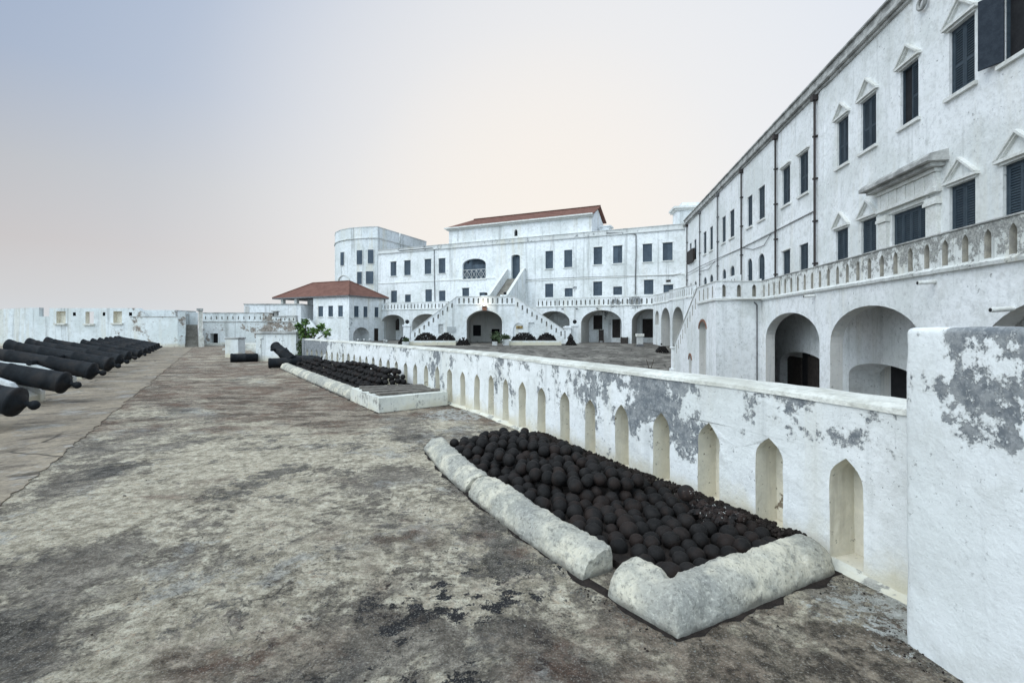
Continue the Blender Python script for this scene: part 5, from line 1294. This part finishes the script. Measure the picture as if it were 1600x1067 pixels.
# ================================================================== seaward walls on the left
sw = thing('seaward_wall', 'high streaked white sea wall with three embrasures behind the guns', 'wall', (-44, 42, 0))
WF = Fr((0, 42), (1, 0)); z7 = zpx(4, 0, 460)
ztop = WF.uv(150, 481.5)[1]
em = [WF.box(*z7(*b)) for b in ((352, 106, 410, 180), (534, 108, 586, 182), (708, 106, 762, 178))]
sm = [WF.box(*z7(*b)) for b in ((456, 112, 474, 134), (642, 112, 658, 134), (806, 112, 826, 134))]
mb = MB(); ua_, ub_ = -75, WF.u(216)
nt0, nt1 = WF.u(61), WF.u(77)
outl = [(ua_, -1), (WF.u(229), -1), (WF.u(229), WF.uv(229, 494)[1]), (ub_, ztop), (nt1, ztop), (nt1, WF.uv(77, 494.5)[1]), (nt0, WF.uv(61, 494.5)[1]), (nt0, ztop+.05), (WF.u(26), ztop+.0), (WF.u(0), ztop-.1), (ua_, ztop-.6)]
panel(mb, WF.P, outl, [(rect(*b), .42, 1, None) for b in em[1:2]]+[(rect(*b), .36, 1, 1) for b in (em[0], em[2])]+[(rect(*b), .3, 2, 2) for b in sm])
top_pts = outl[2:]
for a, b in zip(top_pts, top_pts[1:]): mb.quad(WF.P(*a, 0), WF.P(*a, -.42), WF.P(*b, -.42), WF.P(*b, 0))
hb = [rect(*em[1])]
mb.add([WF.P(u, v, -.42) for l in [outl]+hb for u, v in l], [t[::-1] for t in tess([outl]+hb)])
mb.build('wall', ['far_dirty', 'niche', 'dark'], sw)
mb = MB()
for b in em: mb.box(WF.P, b[0]-.12, b[1]+.12, b[2]-.14, b[2]-.004, 0, .16)
mb.build('sill', 'coping', sw)
w2_ = Fr((0, 40), (1, 0))
lw = thing('low_seaward_wall', 'lower white wall with brown peeling patches left of the narrow stair', 'wall', (-29.6, 40, 0))
mb = MB(); t2 = w2_.uv(240, 495.5)[1]; mb.box(w2_.P, w2_.u(204), w2_.u(279), -.5, t2, -.6, 0); mb.build('wall', 'far_dirty', lw)
mb = MB(); mb.box(w2_.P, w2_.u(203.5), w2_.u(279.5), t2+.002, t2+.06, -.65, .04); mb.build('coping', 'dirty_trim', lw)
w3_ = Fr((0, 46), (1, 0)); mb = MB(); mb.box(w3_.P, w3_.u(221), w3_.u(274), -.5, w3_.uv(250, 484.5)[1], -3, 0); tag(mb.build('back_wall', 'far_dirty'), 'plain white wall top showing behind the lower wall', 'wall')
nsr = thing('narrow_stair', 'narrow grey stone stair climbing between white walls', 'stair', (-26.5, 41, 0))
s4 = Fr((-26.6, 40.2), (1, .66)); u0, u1 = s4.u(290), s4.u(310); zt4 = s4.uv(300, 507)[1]
mb = MB(); n = 11
for i in range(n): mb.box(s4.P, u0+.02, u1-.02, -.3, zt4*(i+1)/n, -.3*n, -.3*i)
mb.build('steps', 'stair', nsr)
mb = MB(); mb.box(s4.P, s4.u(277.5), u0, -.3, s4.uv(284, 487)[1], -4, .1); mb.box(s4.P, s4.u(281), s4.u(289), -.3, s4.uv(285, 524)[1], .1, .5)
mb.box(s4.P, u0, u1, zt4, s4.uv(300, 486.5)[1], -4, -3.4); mb.build('side_wall', 'far_dirty', nsr)
sp_ = thing('stair_pillar', 'tall slim cream pillar with a flat cap beside the narrow stair', 'pillar', (-25.6, 40, 0))
mb = MB(); a, b = s4.u(310.2), s4.u(316.5); mb.box(s4.P, a, b, -.3, s4.uv(312, 486)[1], -.4, .0); mb.box(s4.P, s4.u(310.3), s4.u(319), -.3, s4.uv(314, 524.5)[1], -.3, .35); mb.build('shaft', 'coping', sp_)
mb = MB(); mb.box(s4.P, s4.u(307), s4.u(317.5), s4.uv(312, 485.8)[1], s4.uv(312, 482)[1], -.5, .12); mb.build('cap', 'dirty_trim', sp_)
# long wall with small slots
lg = thing('long_wall', 'long white wall with a slotted top band and brown peeling patches between stair and house', 'wall', (-24, 43, 0))
w5 = Fr((0, 43), (1, 0)); u0, u1 = w5.u(317), w5.u(462); zl = w5.uv(360, 489.5)[1]; zl2 = w5.uv(440, 494.5)[1]; zs = w5.uv(360, 502.5)[1]
dk_ = w5.box(328.3, 521, 340.6, 536)
um_ = w5.u(428)
mb = MB(); panel(mb, w5.P, rect(u0, u1, -.5, zs), [(rect(*dk_), .5, 0, 1)])
slots(mb, w5.P, u0, um_, zs, zl, .5, .10, zs+.2, zs+.52, .2, .45, 0, 2); slots(mb, w5.P, um_, u1, zs, zl2, .42, .10, zs+.1, zs+.36, .2, .45, 0, 2)
mb.build('wall', ['far_dirty', 'dark', 'far_niche'], lg)
mb = MB(); mb.box(w5.P, u0, um_, zl+.002, zl+.07, -.5, .05); mb.box(w5.P, um_, u1, zl2+.002, zl2+.06, -.5, .05); mb.box(w5.P, u0, u1, zs-.04, zs+.03, 0, .05); mb.box(w5.P, w5.u(426), w5.u(432), zl2, zl2+.42, -.4, 0); mb.box(w5.P, w5.u(424.5), w5.u(433.5), zl2+.42, zl2+.5, -.5, .1); mb.build('coping', 'dirty_trim', lg)
mb = MB(); mb.box(w5.P, w5.u(318), w5.u(352), -.3, .16, 0, .4); mb.build('footing', 'coping', lg)
w6 = Fr((0, 63), (1, 0)); bk = thing('flat_roofed_block', 'plain flat-roofed white building behind the long wall, left of the porch', 'building', (-31, 63, 0))
mb = MB(); zt6 = w6.uv(420, 476)[1]; mb.box(w6.P, w6.u(381.5), w6.u(470), -.5, zt6, -6, 0); mb.build('wall', 'far_wall', bk)
mb = MB(); mb.box(w6.P, w6.u(381), w6.u(471), zt6+.002, zt6+.12, -6.1, .1); mb.build('cornice', 'dirty_trim', bk)
mb = MB(); mb.box(w6.P, w6.u(383), w6.u(389.5), w6.uv(385, 490)[1], w6.uv(385, 478.5)[1], 0, .05); mb.build('louvre_panel', 'inner_wall', bk)
# stepped plinth with balls behind pillar
w7 = Fr((0, 35), (1, 0)); sp2 = thing('stepped_plinth', 'low stepped white plinth behind the pillar carrying a heap of cannonballs', 'plinth', (-19.8, 35, 0))
mb = MB()
for i, (y0, dd) in enumerate(((552, .9), (546.5, .45), (541.5, 0))): mb.box(w7.P, w7.u(372)-.6, w7.u(402)+.8, -.2, [.14, .28, .42][i], -2.5, dd)
mb.build('steps', 'coping', sp2)

# ================================================================== courtyard objects
def heap(label, cx, cy, z, a, b, h, n=None, r=.09, seed=0, name='cannonball_heap'):
    rg = random.Random(seed); pts = []
    zl = 0; i = 0
    while zl < h:
        k = math.sqrt(max(0, 1-(zl/h)**1.25)); A2, B2 = a*k, b*k
        st_ = r*1.85
        nx, ny = int(A2/st_)+1, int(B2/st_)+1
        for ix in range(-nx, nx+1):
            for iy in range(-ny, ny+1):
                x, y = (ix+.5*(i % 2))*st_, (iy+.5*(i % 2))*st_
                e = (x/max(A2, .01))**2+(y/max(B2, .01))**2
                if e > 1.0 or (e < .45 and zl+r*1.6 < h*.93): continue
                pts.append((cx+x+rg.uniform(-.02, .02), cy+y+rg.uniform(-.02, .02), z+zl+r*.8))
        zl += r*1.5; i += 1
    return tag(balls_mesh(pts, r, 1, seed).build(name, 'ball'), label, 'cannonball heap', kind='stuff')
def ball_bed(label, x0, x1, y):
    t = thing('ball_bed', label, 'raised bed', ((x0+x1)/2, y, -.2)); g = cz(0, y)
    mb = MB(); outl = rect(x0, x1, y, y+1.9)
    panel(mb, P0, outl, [(rect(x0+.2, x1-.2, y+.2, y+1.7), .15, 0, 1)], 0, g+.46)
    for a, b in zip(outl, outl[1:]+outl[:1]): mb.quad(XY(*a, g-.3), XY(*b, g-.3), XY(*b, g+.46), XY(*a, g+.46))
    mb.build('kerb', ['block', 'soil'], t)
ball_bed('long low white bed holding two cannonball heaps below the left stair flight', -10.5, -5.75, 49.4)
ball_bed('long low white bed holding two cannonball heaps below the right stair flight', -.3, 5.05, 49.4)
zb_ = cz(0, 49.4)+.33
heap('left of the two dark cannonball heaps below the left stair flight', -8.95, 50.3, zb_, 1.30, .75, .88, seed=1)
heap('right of the two dark cannonball heaps below the left stair flight', -6.85, 50.3, zb_, 1.0, .75, .88, seed=2)
heap('left of the two dark cannonball heaps below the right stair flight', 1.25, 50.3, zb_, 1.35, .75, .95, seed=3)
heap('right of the two dark cannonball heaps below the right stair flight', 3.6, 50.3, zb_, 1.1, .75, .85, seed=4)
heap('loose dark heap of balls on the paving left of the arched passage', -5.0, 49.6, cz(0, 49.6)-.02, .75, .6, .75, seed=5)
heap('small peaked dark heap of balls near the right stair pier', 6.05, 49.6, cz(0, 49.6)-.02, .62, .55, .6, seed=6)
heap('topmost balls crowning the peaked heap near the right stair pier', 6.0, 49.6, cz(0, 49.6)+.5, .3, .3, .55, seed=16)
heap('small dark pyramid of balls alone on the open paving at the right', 13.55, 43.6, cz(13, 43.6)-.03, .60, .5, .5, seed=7)
heap('few dark balls topping the lone pyramid on the open paving', 13.5, 43.6, cz(13, 43.6)+.38, .26, .26, .38, seed=17)
heap('dark heap of balls behind the white tub at the left stair pier', -11.1, 49.8, cz(0, 49.8)-.02, .65, .5, .85, seed=8)
heap('dark heap of cannonballs lying on the stepped plinth', -19.6, 34.2, .42, .62, .5, .38, seed=9)
def pot(label, x, y, r, h, plant, seed=1, sticks=0, box=False):
    g = cz(x, y); t = thing('potted_plant', label, 'plant', (x, y, g))
    mb = MB()
    if box: mb.box(lambda u, v, w: Vector((x+u, y+w, g+v)), -r, r, 0, h, -r*.6, r*.6)
    else: mb.lathe([(0, 0), (0, r*.7), (h*.85, r*.95), (h*.86, r*1.05), (h, r*1.05), (h, r*.85), (h*.8, r*.8), (h*.8, 0)], (x, y, g), (0, 0, 1), 16)
    mb.build('pot', 'pot', t)
    if plant:
        leaf_cloud([(x+dx, y, g+h+dz, rr_) for dx, dz, rr_ in plant], 260, .2, seed).build('leaves', 'grey_leaf', t)
        mb = MB()
        for dx, dz, rr_ in plant: mb.tube((x, y, g+h*.8), (x+dx, y, g+h+dz), .025, n=6, r2=.012)
        mb.build('stem', 'bark', t)
    if sticks:
        mb = MB()
        for k in range(sticks): mb.tube((x, y, g+h*.7), (x+(k-.5)*.55, y, g+h+.75), .035, n=6, r2=.02)
        mb.build('stem', 'bark', t)
pot('white tub with dark leaves standing beside the left stair pier', -10.75, 48.9, .33, .4, [(0, .15, .2)], 1, box=True)
pot('small white tub with a dark bush in front of the arched passage', -1.75, 49.0, .26, .4, [(-.1, .5, .4), (.3, .6, .5), (.5, .3, .45)], 2, box=True)
pot('square white planter with spiky leaves at the end of the right bed', -.62, 49.3, .30, .62, [(-.1, .25, .3), (.2, .2, .25)], 3, box=True)
pot('white round pot with a tall sparse plant in front of the far arcade pier', 13.1, 53.6, .33, .55, [(-.15, .6, .22), (.1, .9, .2), (.25, .45, .2)], 4)
pot('wide low white pot with two bare stems on the lower paving behind the low wall', 10.0, 35.0, .55, .42, None, 5, 2)
pd_ = thing('pedestal', 'square white pedestal with a stained flat top standing alone on the courtyard paving', 'pedestal', (12.75, 48, -.2))
kf = Fr((12.5, 48), (1, 0)); g = cz(12, 48); mb = MB(); mb.box(kf.P, 0, .52, g+.22, g+.95, -.52, 0); mb.build('shaft', 'pot', pd_)
mb = MB(); mb.box(kf.P, -.05, .57, g-.1, g+.217, -.57, .05); mb.build('base', 'grey_pipe', pd_); mb = MB(); mb.box(kf.P, -.1, .62, g+.953, g+1.25, -.62, .1); mb.build('cap', 'coping', pd_, bevel=.03)
for i, (x, y) in enumerate([(-15.6, 49), (-15.05, 49.2), (-14.5, 49.4), (-12.75, 48.3), (-12.35, 47.6)]):
    g = cz(x, y); mb = MB(); mb.lathe([(0, .10), (.52, .10), (.53, .12), (.60, .12), (.66, .06), (.67, 0)], (x, y, g), (0, 0, 1), 10)
    tag(mb.build('bollard', 'pot'), 'short white bollard in front of the corner house, %s counted from the left' % ('first', 'second', 'third', 'fourth', 'fifth')[i], 'bollard', 'white bollards by the corner house')
bd = thing('notice_board', 'dark free-standing notice board under the arch beside the arcade window', 'notice board', tuple(TW.P(TW.u(939), -.1, -2)))
u0, u1 = TW.u(935.5, -2), TW.u(943, -2); mb = MB(); mb.box(TW.P, u0, u1, .1, 1.35, -2.06, -2); mb.build('board', 'dark_wood', bd); mb = MB(); mb.box(TW.P, u0, u0+.07, -.1, 1.4, -2.1, -1.98); mb.box(TW.P, u1-.07, u1, -.1, 1.4, -2.1, -1.98); mb.build('leg', 'brown_wood', bd)
cr_ = thing('crate', 'small brown slatted crate at the foot of the far arcade pier', 'crate', tuple(TW.P(TW.u(975), -.1, .6)))
u0, u1 = TW.u(969.5, .5), TW.u(980, .5); mb = MB()
for k in range(4): mb.box(TW.P, u0, u1, -.1+.17*k, .04+.17*k, .45, .5); mb.box(TW.P, u0, u1, -.1+.17*k, .04+.17*k, 0, .05)
for u in (u0, u1-.06): mb.box(TW.P, u, u+.06, -.1, .6, .04, .46)
mb.build('slats', 'brown_wood', cr_); mb = MB(); mb.box(TW.P, u0+.06, u1-.06, -.08, .5, .06, .44); mb.build('load', 'dark_wood', cr_)
